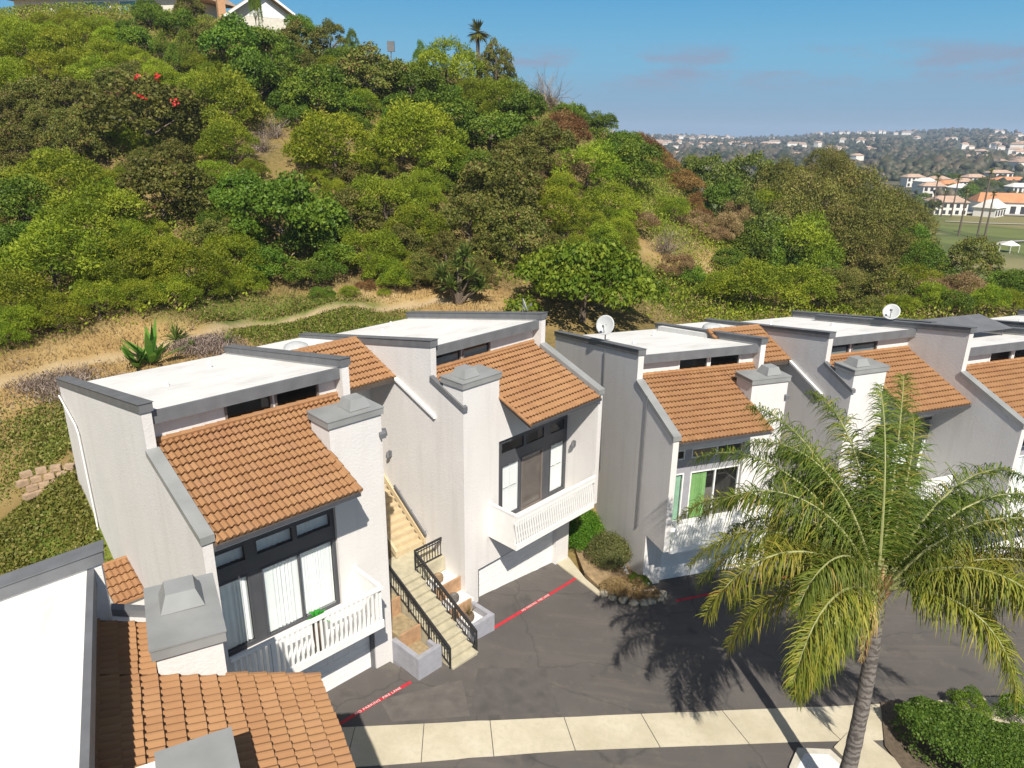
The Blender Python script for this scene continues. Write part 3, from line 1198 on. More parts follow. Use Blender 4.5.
HD = house('D', 'stucco house half hidden behind the crown of the palm', dict(
    lower=((.4, 1.45, 3.48, 'shutter'), (1.95, 4.6, 3.4, 'door_white')), balcony='panel', clere=((3.15, 4.75), (4.95, 6.55)), blind=True, garage=(-.5, 2.0)))
HE = house('E', 'stucco house with tall party wall cut by the right picture edge', dict(
    lower=((.5, 1.8, 3.48, 'win_white'), (2.15, 4.8, 3.45, 'door_white')), balcony='panel', dzp=.75, frame=WHITE, trim=GREYWALL,
    clere=((2.42, 3.98), (4.1, 5.76)), garage=(-.3, 2.25)))
HF = house('F', 'farthest stucco house, only its roof showing at the right edge', dict(
    lower=((.4, 1.45, 3.48, 'shutter'), (1.95, 4.6, 3.4, 'door_white')), balcony='panel', clere=((3.15, 4.75), (4.95, 6.55)), garage=(-.3, 2.25)))
HO = house('O', 'nearest stucco house seen from above, tiled roof sloping to the right', dict(
    lower=((.5, 1.82, 3.48, 'win_white'), (2.18, 4.78, 3.4, 'door_white')), pipes=((5.6, 7.5, .09, .14),), tile_u0=T + .06))

# second chimney of the nearest house, near its far party wall
m = MB()
m.box(.45, 2.15, .3, 2.33, 8.6, ZC - .07)
co = m.build('chimney', WHITE, HO)
m = MB()
m.box(.35, 2.25, .2, 1.25, ZC - .279, ZC - .05)
m.box(.32, 2.28, .17, 1.28, ZC - .049, ZC - .02)
m.build('chimney_cap', GREYCAP, co)
# downspout on the left wall of the first full house
m = MB()
m.tube([(-.08, 11.5, 9.2), (-.08, 9.8, 8.5), (-.08, 9.6, 8.2), (-.08, 9.4, 1.9)], .03, 8)
m.build('downspout', WHITE, HA)
m = MB()
m.tube([(-.05, .75, 9.7), (-.05, .73, 3.2), ], .025, 6)
m.build('conduit', GREYTRIM, HC)
m = MB()
m.tube([(-.05, 5.1, 10.6), (-.05, 4.9, 4.2)], .022, 6)
m.build('conduit', GREYTRIM, HC)
for Hh, mirr, (u, w, z, d) in ((HB, False, (-.1, 4.72, 5.81, 0)), (HB, False, (6.43, -.36, 5.86, 0)), (HA, False, (6.83, .1, 9.25, 0))):
    m = MB()
    m.box(u, u + .1, w - .07, w + .07, z - .13, z + .13)
    m.box(u - .06, u + .16, w - .05, w + .05, z + .02, z + .1)
    m.lathe([(.05, .06), (.09, -.12), (.09, -.2), (.04, -.22)], (u - .08 if u < 6.8 else u + .16, w, z + .05), 10)
    m.build('wall_lamp', GREYTRIM, Hh)


# ------------------------------------------------------------------ entry roofs between paired houses
def entry_roof(key, gap, label):
    x, y, a, z0, mir = HOUSES[key]
    E_ = empty('entry_roof', (x, y, z0), a, label, 'porch roof', 'tiled entry roofs between paired houses')
    sl = (10.6 - 9.45) / (6.79 - 4.11)
    zf = lambda w: 9.45 + sl * (w - 4.11)
    m = MB()
    tile_field(m, -gap, -.0, 4.11, 6.8, zf)
    rake_tiles(m, -.08, 4.11, 6.8, zf, .06)
    ridge_tiles(m, -gap, 0, 6.85, 10.63, .09)
    m.build('tile_roof', TILE, E_, recalc=False)
    m = MB()
    m.prism([(4.16, zf(4.16) - .2), (6.9, zf(6.9) - .2), (6.9, zf(6.9) - .03), (4.16, zf(4.16) - .03)], -gap, -.002)
    m.build('soffit', DARKWOOD, E_)
    m = MB()
    m.prism([(6.9, 10.45), (11.6, 9.7), (11.6, 9.4), (6.9, 10.15)], -gap + .01, -.004)
    m.build('flat_roof', ROOFW, E_)
    m = MB()
    m.lathe([(.55, 0), (.5, .12), (.3, .22), (.1, .26)], (-gap * .45, 8.9, 10.12), 16)
    m.build('skylight', DISH, E_)
    m = MB()
    m.box(-gap + .01, -.004, 6.0, 6.15, 2, zf(6.0) - .25)
    m.build('back_wall', STUCCO, E_)
    m = MB()
    m.prism([(6.0, 2.5), (5.96, 2.5), (5.96, 7.2), (6.0, 7.2)], -gap * .75, -gap * .3)
    m.build('door', CHARCOAL, E_)
    # white handrail board running on down the wall
    m = MB()
    m.prism([(1.61, 8.34), (4.1, 9.36), (4.1, 9.48), (1.61, 8.46)], -.12, -.005)
    m.build('eave_trim', WHITE, E_)
    return E_


entry_roof('B', 3.95, 'small tiled roof over the entry between the two houses by the stairs')
entry_roof('D', 3.3, 'small tiled roof over the entry between green curtained house and palm')

# ------------------------------------------------------------------ staircase between the first pair (frame of house B)
xb, yb, ab, zb, _ = HOUSES['B']
ST = empty('staircase', (xb, yb, zb), ab, 'concrete outdoor staircase climbing between two stucco houses', 'stairs')
STEPC = simple('step_concrete', (.42, .38, .27), .9, var=.15, scale=3, bumpy=.2, bscale=30)
STEPU = simple('sandy_step', (.5, .4, .25), .9, var=.1, scale=3)
m = MB()
nst = 12
for i in range(nst):
    w = -2.4 + i * .3
    z1 = .08 + (i + 1) * .172
    m.box(-2.85, -1.6, w, w + .3 + (.02 if i < nst - 1 else 0), -1, z1 - .05)
    m.box(-2.87, -1.58, w - .03, w + .31, z1 - .049, z1)
m.build('lower_flight', STEPC, ST)
m = MB()
m.box(-4.0, -.02, 1.23, 2.75, -1, 2.15)
m.build('landing', STEPC, ST)
m = MB()
for i in range(14):
    w = 2.6 + i * .27
    z1 = 2.15 + (i + 1) * .205
    m.box(-1.5, -.1, w, w + .29, 1, z1)
for u0, u1 in ((-1.62, -1.501), (-.099, -.012)):
    m.prism([(2.5, 2.2), (6.4, 5.2), (6.4, 5.5), (2.5, 2.5)], u0, u1)
m.build('upper_flight', STEPU, ST)


def railing(pts, u):
    """black iron railing along (w,z) points at fixed u; post, rails, balusters"""
    m = MB()
    for (wa, za), (wb_, zb_) in zip(pts, pts[1:]):
        for dz, r in ((.95, .035), (.14, .02), (.8, .018)):
            m.beam((u, wa, za + dz), (u, wb_, zb_ + dz), r * 2, r * 2)
        L = math.hypot(wb_ - wa, 0)
        n = max(2, int(L / .15))
        for i in range(n + 1):
            f = i / n
            w, z = wa + (wb_ - wa) * f, za + (zb_ - za) * f
            big = i % 8 == 0
            m.box(u - (.03 if big else .011), u + (.03 if big else .011), w - (.03 if big else .011), w + (.03 if big else .011), z + (.0 if big else .1), z + .93)
    return m


railing([(-2.3, .2), (1.3, 2.12)], -2.9).build('handrail', IRON, ST)
mr_ = railing([(-2.3, .2), (1.3, 2.12)], -1.55)
mr_.build('handrail', IRON, ST)
m = MB()
for dz, r in ((.95, .035), (.14, .02), (.8, .018)):
    m.beam((-1.55, 1.34, 2.12 + dz), (-.1, 1.34, 2.12 + dz), r * 2, r * 2)
for i in range(10):
    u = -1.5 + i * .15
    m.box(u - .011, u + .011, 1.329, 1.351, 2.22, 3.04)
m.build('handrail', IRON, ST)
m = MB()
m.beam((-.12, 2.3, 2.78), (-.12, 4.4, 4.43), .07, .12)
for w in (2.5, 3.4, 4.2):
    z = 2.78 + (w - 2.3) * .785
    m.box(-.1, -.005, w - .03, w + .03, z - .2, z - .1)
m.build('handrail', GREYTRIM, ST)


# planters flanking the stairs
def planter(label, boxes, soil, edging):
    P_ = empty('planter', (xb, yb, zb), ab, label, 'planter', 'block planters beside the stairs')
    m = MB()
    for q in boxes:
        m.box(*q)
    m.build('block_wall', BLOCK, P_, bevel=.012)
    m = MB()
    for q in boxes:   # capstones, a little proud
        m.box(q[0] - .02, q[1] + .02, q[2] - .02, q[3] + .02, q[5] + .001, q[5] + .05)
    for i, q in enumerate(soil):
        m2 = MB()
        m2.box(*q[:6])
        m2.build('soil', q[6], P_)
    m3 = MB()
    for q in edging:
        m3.box(*q)
    m3.build('edging', TERRA, P_)
    return P_


planter('grey block planter of dry soil left of the stairs', [(-4.12, -3.0, -1.95, -1.75, -.6, 1.1), (-4.12, -3.92, -1.749, -.35, -.6, 1.1), (-3.1, -2.95, -1.749, -1.2, -.6, .95)],
        [(-3.919, -3.101, -1.749, -.7, -.5, .7, SOIL), (-3.919, -2.96, -.62, .5, -.5, 1.25, SOIL), (-4.0, -2.96, .58, 1.2, -.5, 1.9, SOIL)],
        [(-3.918, -2.97, -.699, -.621, -.4, 1.34), (-3.99, -2.97, .501, .579, -.4, 2.0), (-3.918, -3.102, -1.749, -1.67, -.4, .85)])
planter('grey block planter of white gravel right of the stairs', [(-1.2, -.0, -1.75, -1.55, -.6, .8), (-.2, .0, -1.549, -.005, -.6, .8)],
        [(-1.45, -.201, -1.549, -.6, -.5, .5, PEBBLE), (-1.45, -.01, -.52, .25, -.5, .95, PEBBLE), (-1.45, -.01, .33, 1.2, -.5, 1.5, PEBBLE)],
        [(-1.45, -.202, -.599, -.521, -.4, 1.05), (-1.45, -.02, .251, .329, -.4, 1.62)])

# pots on the gravel terraces
POTM = [simple('brown_pot', (.14, .1, .07), .6), simple('grey_pot', (.12, .11, .1), .6), simple('tan_pot', (.25, .17, .1), .6)]
ca, sa = math.cos(ab), math.sin(ab)


def bw(u, w):
    return xb + ca * u - sa * w, yb + sa * u + ca * w


DRYLEAF = leaf_mat('dry_leaf', (.12, .09, .04), (.2, .15, .06), (.3, .24, .1), .2, .2)
for i, (u, w, z, lb) in enumerate(((-.75, -1.05, .5, 'round pot with a dry plant on the lowest gravel terrace'), (-.75, -.15, .95, 'small round pot on the middle gravel terrace beside the stairs'), (-.8, .75, 1.5, 'small round pot on the top gravel terrace by the landing'))):
    px_, py_ = bw(u, w)
    E_ = empty('flower_pot', (px_, py_, zb + z + .002), 0, lb, 'plant pot', 'pots on the stair terraces')
    m = MB()
    m.lathe([(.13, 0), (.2, .12), (.21, .24), (.18, .3), (.19, .32), (.15, .32), (.13, .26), (.02, .25)], n=14)
    m.build('pot', POTM[i], E_, smooth=True)
    if i == 0:
        m = MB()
        rr = random.Random(3)
        for k in range(26):
            an = rr.uniform(0, 2 * PI); sp = rr.uniform(.05, .3)
            m.tube([(0, 0, .25), (sp * .5 * math.cos(an), sp * .5 * math.sin(an), .5), (sp * math.cos(an), sp * math.sin(an), rr.uniform(.55, .85))], [.012, .009, .004], 4)
        m.build('plant', DRYLEAF, E_)

# bright green potted fern on the slat balcony
xa, ya, aa, za, _ = HOUSES['A']
gx, gy = hw('A', 3.2, -1.3)
E_ = empty('potted_plant', (gx, gy, za + 3.2), .6, 'bright green leafy plant standing on the slat balcony', 'potted plant')
m = MB()
m.lathe([(.14, 0), (.18, .8), (.2, 1.18), (.15, 1.18), (.02, 1.12)], n=12)
m.build('pot', POTM[0], E_, smooth=True)
BRGREEN = leaf_mat('bright_green', (.015, .2, .03), (.03, .33, .06), (.06, .42, .1), .35, .05)
m = MB()
rr = random.Random(5)
for k in range(34):
    an = rr.uniform(0, 2 * PI); el = rr.uniform(.2, 1.4); L = rr.uniform(.22, .5)
    d = Vector((math.cos(an) * math.cos(el), math.sin(an) * math.cos(el), math.sin(el)))
    sd = d.cross(Vector((0, 0, 1))).normalized() * .06
    b0 = Vector((0, 0, 1.15)); mid = b0 + d * L * .6; tip = b0 + d * L + Vector((0, 0, -.12))
    m.face([tuple(b0), tuple(mid - sd), tuple(tip), tuple(mid + sd)])
m.build('foliage', BRGREEN, E_, recalc=False)


# satellite dishes
def dish(loc, aim, s, h, label):
    E_ = empty('satellite_dish', loc, 0, label, 'satellite dish', 'satellite dishes on the party walls')
    m = MB()
    m.tube([(0, 0, 0), (0, 0, h)], .03, 8)
    m.tube([(.0, .0, h * .1), (.25, .2, .0)], .015, 6)
    m.build('mast', GREYTRIM, E_)
    d = Vector(aim).normalized()
    x = d.cross(Vector((0, 0, 1))).normalized()
    yv = x.cross(d)
    m = MB()
    c = Vector((0, 0, h)) + d * .06
    rings = []
    for k in range(7):
        r = s * k / 6
        rings.append([m.P(*(c + d * (.25 * s * (k / 6) ** 2) + (x * math.cos(2 * PI * j / 28) + yv * math.sin(2 * PI * j / 28) * 1.08) * max(r, .002))) for j in range(28)])
    for p, q in zip(rings, rings[1:]):
        for j in range(28):
            m.f.append([p[j], p[(j + 1) % 28], q[(j + 1) % 28], q[j]]); m.rnd.append(.5)
    o = m.build('reflector', DISH, E_, smooth=True, recalc=False)
    md = o.modifiers.new('s', 'SOLIDIFY'); md.thickness = .012
    m = MB()
    m.tube([tuple(c - yv * s * .9), tuple(c + d * s * 1.1 - yv * s * .25)], .018, 6)
    m.box(*[v for pr in zip((c + d * s * 1.1 - yv * s * .25) - Vector((.05, .05, .05)), (c + d * s * 1.1 - yv * s * .25) + Vector((.05, .05, .05))) for v in pr])
    m.build('arm', GREYTRIM, E_)


def on_cap(h, u, w, dz=0):
    p = hw(h, u, w)
    return (p[0], p[1], HOUSES[h][3] + zpar(w) + dz)


dish(on_cap('C', .15, 5.55, .02), (-.35, -.9, .35), .45, .8, 'grey satellite dish on the roof of the green curtained house')
dish(on_cap('B', W - .1, 3.2, .02), (.95, .15, .3), .3, .3, 'small satellite dish between shuttered and green curtained houses')
dish(on_cap('E', .14, 6.5, .77), (-.5, -.8, .75), .42, .4, 'pale satellite dish behind the palm, on the high party wall')

# raised dark panel over the roof of the last big house
xe, ye, ae, ze, _ = HOUSES['E']
E_ = empty('solar_panel', (xe, ye, ze), ae, 'dark raised panel above a flat roof at the right edge', 'solar panel')
m = MB()
m.hexa([(.6, 4.2, zroof(4.2) + .35), (6.3, 4.2, zroof(4.2) + .35), (6.3, 6.2, zroof(6.2) + 1.0), (.6, 6.2, zroof(6.2) + 1.0)],
       [(.6, 4.17, zroof(4.2) + .4), (6.3, 4.17, zroof(4.2) + .4), (6.3, 6.17, zroof(6.2) + 1.05), (.6, 6.17, zroof(6.2) + 1.05)])
m.build('panel', GREYTRIM, E_)
m = MB()
for u in (1.0, 3.4, 5.9):
    for w, h in ((4.4, .42), (6.0, .95)):
        m.tube([(u, w, zroof(w) - .02), (u, w, zroof(w) + h - .02)], .03, 6)
m.build('posts', GREYTRIM, E_)

# small tiled shed roof against the left wall of the first full house
E_ = empty('meter_shed', (xa, ya, za), aa, 'small white lean-to with orange tiled top beside the near chimney', 'lean-to')
m = MB()
m.box(-.85, -.004, 4.75, 6.2, -1, 3.75)
m.build('wall', STUCCO, E_)
m = MB()
zf = lambda w: 3.8 + .35 * (w - 4.6)
tile_field(m, -1.0, -.005, 4.6, 6.35, zf, .36, .19)
m.prism([(4.62, zf(4.62) - .1), (6.34, zf(6.34) - .1), (6.34, zf(6.34) - .005), (4.62, zf(4.62) - .005)], -.99, -.006)
ridge_tiles(m, -1.0, -.005, 6.33, zf(6.33) + .04, .07)
m.build('tile_roof', TILE, E_, recalc=False)

# ------------------------------------------------------------------ foliage meshes
def crown_mesh(name, seed, n, nl, shape=(1, 1, .8), L=.1, asp=.45, lobe=(.3, .5), core=.62, radial=.4, droop=0.0, cone=0.0, shell=.28, lm=.5):
    """unit crown (radius about 1, base at z=0) of n small leaf faces grouped in lobes"""
    g = np.random.default_rng(seed)
    sh = np.array(shape)
    c = g.normal(size=(nl, 3)); c /= np.linalg.norm(c, axis=1)[:, None]
    c[:, 2] = np.abs(c[:, 2]) * 1.05 - .28
    c *= core * (.55 + .45 * g.random((nl, 1)) ** .5)
    rad = g.uniform(lobe[0], lobe[1], nl)
    if cone:
        c[:, :2] *= (1 - cone * np.clip(c[:, 2:3] + .3, 0, 1.2))
        rad *= (1 - .5 * cone * np.clip(c[:, 2] + .3, 0, 1))
    wt = rad ** 2
    k = g.choice(nl, n, p=wt / wt.sum())
    d = g.normal(size=(n, 3)); d /= np.linalg.norm(d, axis=1)[:, None]
    d[:, 2] = np.where(d[:, 2] < -.25, -d[:, 2] * .6, d[:, 2])
    p = c[k] + d * (rad[k] * (1 - shell * g.random(n) ** 1.5))[:, None] * (1 + .1 * g.normal(size=(n, 1)))
    inside = np.zeros(n, bool)
    for j in range(nl):
        inside |= (np.linalg.norm(p - c[j], axis=1) < rad[j] * .66) & (k != j)
    keep = ~inside
    p, d, k = p[keep], d[keep], k[keep]
    n = len(p)
    ax = d * radial + g.normal(size=(n, 3)) * .6 + np.array([0, 0, .25 - droop])
    ax /= np.linalg.norm(ax, axis=1)[:, None]
    nr = d + .55 * g.normal(size=(n, 3))
    sd = np.cross(ax, nr); sd /= np.linalg.norm(sd, axis=1)[:, None] + 1e-9
    ll = L * g.uniform(.6, 1.35, (n, 1))
    q = np.stack([p - ax * ll * .5, p + sd * ll * asp, p + ax * ll * .6 - np.array([0, 0, droop * .1]), p - sd * ll * asp], 1)
    q = q * sh
    zmin = -.52 * shape[2]
    q[..., 2] -= zmin
    q[..., 2] = np.maximum(q[..., 2], -.05)
    lob = g.random(nl)
    rnd = np.clip((1 - lm) * g.random(n) + lm * lob[k] + .1 * g.normal(size=n), 0, 1)
    return np_mesh(name, q.reshape(-1, 3), np.arange(4 * n).reshape(n, 4), rnd)


CR = {
    'fine': [crown_mesh('foliage', 20 + i, 14000, 26, (1, 1, .95), .055, .22, (.2, .36), .82, .7, lm=.62) for i in range(4)],
    'dense': [crown_mesh('foliage', 40 + i, 12000, 28, (1, 1, .95), .054, .4, (.19, .36), .8, .3, lm=.62) for i in range(4)],
    'clump': [crown_mesh('foliage', 60 + i, 12000, 60, (1, 1, .95), .045, .45, (.13, .24), .86, .3, shell=.5) for i in range(4)],
    'big': [crown_mesh('foliage', 80 + i, 34000, 90, (1, 1, 1.0), .027, .4, (.13, .25), .92, .3, .12, shell=.4, lm=.68) for i in range(3)],
    'cone': [crown_mesh('foliage', 90 + i, 9000, 26, (.72, .72, 1.35), .05, .3, (.2, .38), .72, .5, cone=.75) for i in range(2)],
    'lush': [crown_mesh('foliage', 95, 22000, 70, (1, 1, .95), .042, .5, (.14, .26), .86, .2, .3)],
    'clip': [crown_mesh('foliage', 97 + i, 30000, 9, (1, 1, .8), .042, .45, (.55, .66), .38, .2, shell=.1) for i in range(2)],
    'twig': [],
}


def twig_mesh(seed, n):
    g = np.random.default_rng(seed)
    V, Q = [], []
    for i in range(n):
        an = g.uniform(0, 2 * PI); el = g.uniform(.15, 1.5)
        d = np.array([math.cos(an) * math.cos(el), math.sin(an) * math.cos(el), math.sin(el)])
        p = g.normal(size=3) * .12; p[2] = abs(p[2])
        L = g.uniform(.5, 1.0); w = .014
        for s in range(4):
            d2 = d + g.normal(size=3) * .28
            d2 /= np.linalg.norm(d2)
            e = p + d2 * L / 3.2
            sd = np.cross(d2, g.normal(size=3)); sd /= np.linalg.norm(sd)
            b = len(V)
            V += [p - sd * w, p + sd * w, e + sd * w * .65, e - sd * w * .65]
            Q.append([b, b + 1, b + 2, b + 3])
            for t in range(2):
                d3 = d2 + g.normal(size=3) * .6; d3 /= np.linalg.norm(d3)
                o = p + (e - p) * g.uniform(.2, 1); f = o + d3 * g.uniform(.12, .3)
                sd = np.cross(d3, g.normal(size=3)); sd /= np.linalg.norm(sd)
                b = len(V)
                V += [o - sd * w * .5, o + sd * w * .5, f + sd * w * .2, f - sd * w * .2]
                Q.append([b, b + 1, b + 2, b + 3])
            p, d, w = e, d2, w * .7
    V = np.array(V); V[:, 2] = np.maximum(V[:, 2], 0) * .95
    return np_mesh('branches', V, np.array(Q), g.random(len(Q)))


CR['twig'] = [twig_mesh(5 + i, 90) for i in range(3)]


def trunk_mesh(seed, h=1.0, r=.05, limbs=5):
    g = random.Random(seed)
    m = MB()
    m.tube([(0, 0, -.25), (g.uniform(-.03, .03), g.uniform(-.03, .03), h * .4), (g.uniform(-.08, .08), g.uniform(-.08, .08), h * .85)], [r * 1.25, r, r * .55], 7)
    for k in range(limbs):
        a = 2 * PI * k / limbs + g.uniform(-.4, .4)
        z = h * g.uniform(.25, .6); L = g.uniform(.45, .7)
        m.tube([(0, 0, z), (math.cos(a) * L * .5, math.sin(a) * L * .5, z + h * .2), (math.cos(a) * L, math.sin(a) * L, z + h * .38)], [r * .6, r * .42, r * .15], 5)
    o = m.build('trunk', BARK)
    me = o.data
    bpy.data.objects.remove(o)
    return me


TRK = [trunk_mesh(i) for i in range(3)]
SPEC = {   # material, crown kinds, look words, kind word
    'Y': (leaf_mat('leaf_yellowgreen', (0.115, 0.179, 0.008), (0.241, 0.325, 0.015), (0.391, 0.448, 0.035), .4, .18), 'fine', 'bright yellow-green feathery', 'shrub'),
    'M': (leaf_mat('leaf_midgreen', (0.091, 0.152, 0.0088), (0.196, 0.271, 0.0143), (0.336, 0.396, 0.033), .4, .2), 'fine', 'mid-green fine-leaved', 'shrub'),
    'D': (leaf_mat('leaf_darkgreen', (0.0455, 0.0975, 0.0084), (0.0975, 0.176, 0.0126), (0.182, 0.26, 0.0231), .28, .2), 'dense', 'dark green dense', 'tree'),
    'O': (leaf_mat('leaf_olive', (.055, .066, .012), (.125, .145, .022), (.21, .215, .042), .25, .22, dry=(.2, .11, .05)), 'clump', 'olive-brown clumpy', 'tree'),
    'R': (leaf_mat('leaf_rust', (.11, .06, .018), (.2, .11, .032), (.3, .19, .06), .25, .2), 'fine', 'rust-orange dry', 'bush'),
    'T': (leaf_mat('twig_grey', (.13, .1, .075), (.24, .19, .15), (.36, .3, .25), .1, .15), 'twig', 'leafless grey twiggy', 'bush'),
    'N': (leaf_mat('leaf_tan', (.17, .12, .045), (.3, .22, .085), (.42, .33, .16), .25, .15), 'fine', 'dry tan', 'bush'),
    'E': (leaf_mat('leaf_eucalypt', (0.0683, 0.077, 0.013), (0.152, 0.16, 0.027), (0.263, 0.253, 0.055), .25, .12, dry=(.19, .12, .06)), 'big', 'large olive-green spreading', 'tree'),
    'C': (leaf_mat('leaf_conical', (.07, .12, .01), (.14, .21, .018), (.23, .3, .035), .38, .12), 'cone', 'light green conical', 'shrub'),
    'L': (leaf_mat('leaf_lush', (.05, .12, .006), (.12, .21, .012), (.25, .33, .03), .35, .1), 'lush', 'lush broad-leaved green', 'tree'),
    'P': (leaf_mat('leaf_pine', (0.045, 0.07, 0.012), (0.0975, 0.14, 0.02), (0.18, 0.21, 0.035), .2, .2), 'clump', 'dark rounded', 'tree'),
}
BANDS = [(62, 'on the hill crest'), (118, 'on the upper hillside'), (178, 'halfway up the hillside'), (236, 'on the lower hillside'), (330, 'at the hill foot'), (999, 'by the houses')]
PLANTS = []


def plant(px, py, r, sp, squash=1.0, base=.62, label=None, yfix=None, depth=1.0):
    """a plant standing on the terrain, its crown seen about the pixel (px, py) with r pixels radius"""
    PLANTS.append((px, py, r, sp, squash, base, label, yfix, depth))


for q in '''22 324 22 M|60 314 24 M|100 304 23 M|140 300 19 M|176 297 19 M|214 289 17 M|4 338 18 M|248 285 15 M|14 30 14 Y|44 28 14 Y|74 28 14 Y|104 32 14 Y|20 40 16 Y|50 38 15 Y|84 38 15 Y|112 42 15 Y|132 34 13 D|30 52 26 Y|72 54 24 Y|12 88 24 Y|112 62 22 Y|140 50 18 D|165 56 15 C|188 62 20 C|60 72 26 Y|4 64 20 Y|96 78 22 M|40 100 26 O|78 104 26 O|12 114 24 O|118 92 22 O
84 128 24 O|24 152 26 O|75 150 28 O|62 190 36 M|30 215 34 D|102 226 40 M|58 268 46 M|14 300 34 M|132 266 34 M|190 276 30 M|236 262 28 M|214 246 24 O|-5 255 34 D|-8 190 30 O
290 228 48 D|250 208 30 D|322 238 30 D|226 118 36 M|256 92 30 D|240 56 30 D|272 62 26 D|282 86 26 D|302 46 22 O|332 44 20 T|346 62 18 D|200 96 26 M|206 40 18 O|178 26 17 D|150 20 15 D|166 92 22 Y|232 150 26 M|318 100 28 D
336 152 42 Y|374 82 34 O|410 86 28 D|446 76 30 M|420 152 38 Y|440 170 26 M|386 208 32 M|352 216 28 O|414 232 28 M|444 122 32 D|490 136 32 D|520 162 28 O|470 172 24 D|546 150 26 O|500 104 24 M|520 118 24 D
498 196 42 O|470 226 30 O|516 244 34 O|556 214 26 Y|586 172 34 M|610 206 26 M|630 172 26 D|600 242 20 M|568 116 17 D|598 128 17 D|622 148 20 D|560 140 22 R|564 176 20 N|652 148 15 R|640 140 14 R|664 166 14 R|682 184 17 R|700 196 14 R|704 206 11 D|726 218 17 N|744 212 12 N
664 242 19 T|690 250 20 N|640 228 16 N|712 240 18 N|676 270 16 N|620 222 15 Y|606 250 14 D|400 250 22 O|372 258 26 M|344 262 22 D|446 252 22 O|270 268 22 D|310 274 20 D
712 166 34 P|752 164 36 P|690 160 20 P|730 190 30 D|770 196 32 M|790 172 32 E|742 196 30 P|772 222 34 P|750 232 30 D|800 226 34 D|808 184 48 E|862 180 50 E|838 222 52 E|838 160 30 E|780 170 34 E|904 206 38 E|890 236 40 E|800 226 40 M|850 262 36 D|770 240 30 D|880 204 46 E|806 252 40 E|862 256 52 E|900 250 40 E|830 152 28 E|786 206 40 E|748 286 42 M|792 292 38 M|824 290 34 O|720 290 26 M|712 190 14 R|736 204 15 N|700 214 15 R|722 178 14 D|704 232 15 N|842 292 30 E|886 292 30 O|912 284 28 M
922 248 22 D|940 268 30 D|978 244 27 O|986 270 26 D|1012 262 24 D|960 292 24 N|1010 288 26 D|930 296 20 N|914 226 18 D|925 300 20 M|950 304 20 D|985 302 22 M|1012 304 20 M|1000 286 20 D|962 276 18 M|900 306 18 M|868 308 18 O|1030 292 22 M|690 276 18 D|730 262 20 D|770 260 24 M|815 272 26 D|850 268 22 M|885 275 24 D|905 264 20 M|1040 275 26 D'''.replace('\n', '|').split('|'):
    a, b_, c, d_ = q.split()
    plant(float(a), float(b_), float(c), d_)
PLANTS.append((546, 90, 24, 'T', 1.2, .8, 'big grey leafless bush against the sky on the crest', 95, 1))
PLANTS.append((580, 306, 62, 'L', .85, .75, 'large lush green tree with glossy rounded crown behind the shuttered house', 51, 1))
PLANTS.append((152, 118, 50, 'O', 1, .7, 'dark olive tree dotted with red flowers, largest on the left hillside', None, 1))
PLANTS.append((166, 200, 40, 'O', 1, .6, 'dark olive clumpy tree right below the red flowering tree', None, 1))

gq = random.Random(99)
base_list = list(PLANTS)
BAREPX = ((268, 140, 20), (286, 160, 22), (404, 175, 18), (335, 104, 12), (664, 262, 26), (690, 268, 24), (640, 205, 14), (650, 190, 16), (300, 292, 24), (350, 292, 30))
for gyy in range(30, 290, 17):
    for gxx in range(-8, 660, 23):
        px_ = gxx + gq.uniform(-9, 9) + (gyy % 2) * 11; py_ = gyy + gq.uniform(-7, 7)
        top_ = np.interp(px_, [0, 300, 470, 530, 600, 660], [32, 54, 78, 102, 132, 165])
        bot_ = np.interp(px_, [0, 150, 300, 430, 560, 660], [318, 296, 284, 284, 280, 250])
        if not (top_ < py_ < bot_) or any(math.hypot(px_ - q[0], (py_ - q[1])) < q[2] for q in BAREPX):
            continue
        near_ = sorted(base_list, key=lambda q: math.hypot(q[0] - px_, q[1] - py_))
        if math.hypot(near_[0][0] - px_, near_[0][1] - py_) < near_[0][2] * .62 or gq.random() < .25:
            continue
        s_ = gq.choice([near_[0][3], near_[0][3], near_[1][3], 'M'])
        plant(px_, py_, gq.uniform(12, 19), 'M' if s_ in 'TRL' else s_)
bare = [(x, y) for x, y in ((262, 140), (286, 152), (405, 175), (335, 105))]
for bx_, by_ in ((276, 128), (246, 150), (400, 150), (262, 142)):
    plant(bx_, by_, 17, 'T')

recs = []
for i, (px, py, r, sp, sq, base, lab, yfix, depth) in enumerate(PLANTS):
    if yfix:
        rr_ = ray(px, py + base * r)
        p = CAM + rr_ * yfix / rr_[1]
        x, y, z = p[0], p[1], tz1(p[0], p[1])
    else:
        x, y, z = hit(px, py + base * r, 34)
        if y > 150:
            y0 = 100 if px > 900 else 112
            rr_ = ray(px, py + base * r)
            p = CAM + rr_ * y0 / rr_[1]
            x, y, z = p[0], p[1], tz1(p[0], p[1])
    if px > 686 and not yfix and py < 252:
        y0 = 63 + max(0, 300 - py) * (.27 if px < 915 else .2) + (i * 37 % 7)
        rr_ = ray(px, py)
        p = CAM + rr_ * y0 / rr_[1]
        x, y, z = p[0], p[1], tz1(p[0], p[1])
    rr_ = ray(px, py)
    dist = y / rr_[1]
    R_ = r * dist / FPX * (1.3 if px < 686 else 1.05)
    zc = 20 + rr_[2] * dist          # height of the crown's middle on the sight line at that distance
    recs.append([px, py, r, sp, sq, lab, x, y, z, R_, zc])

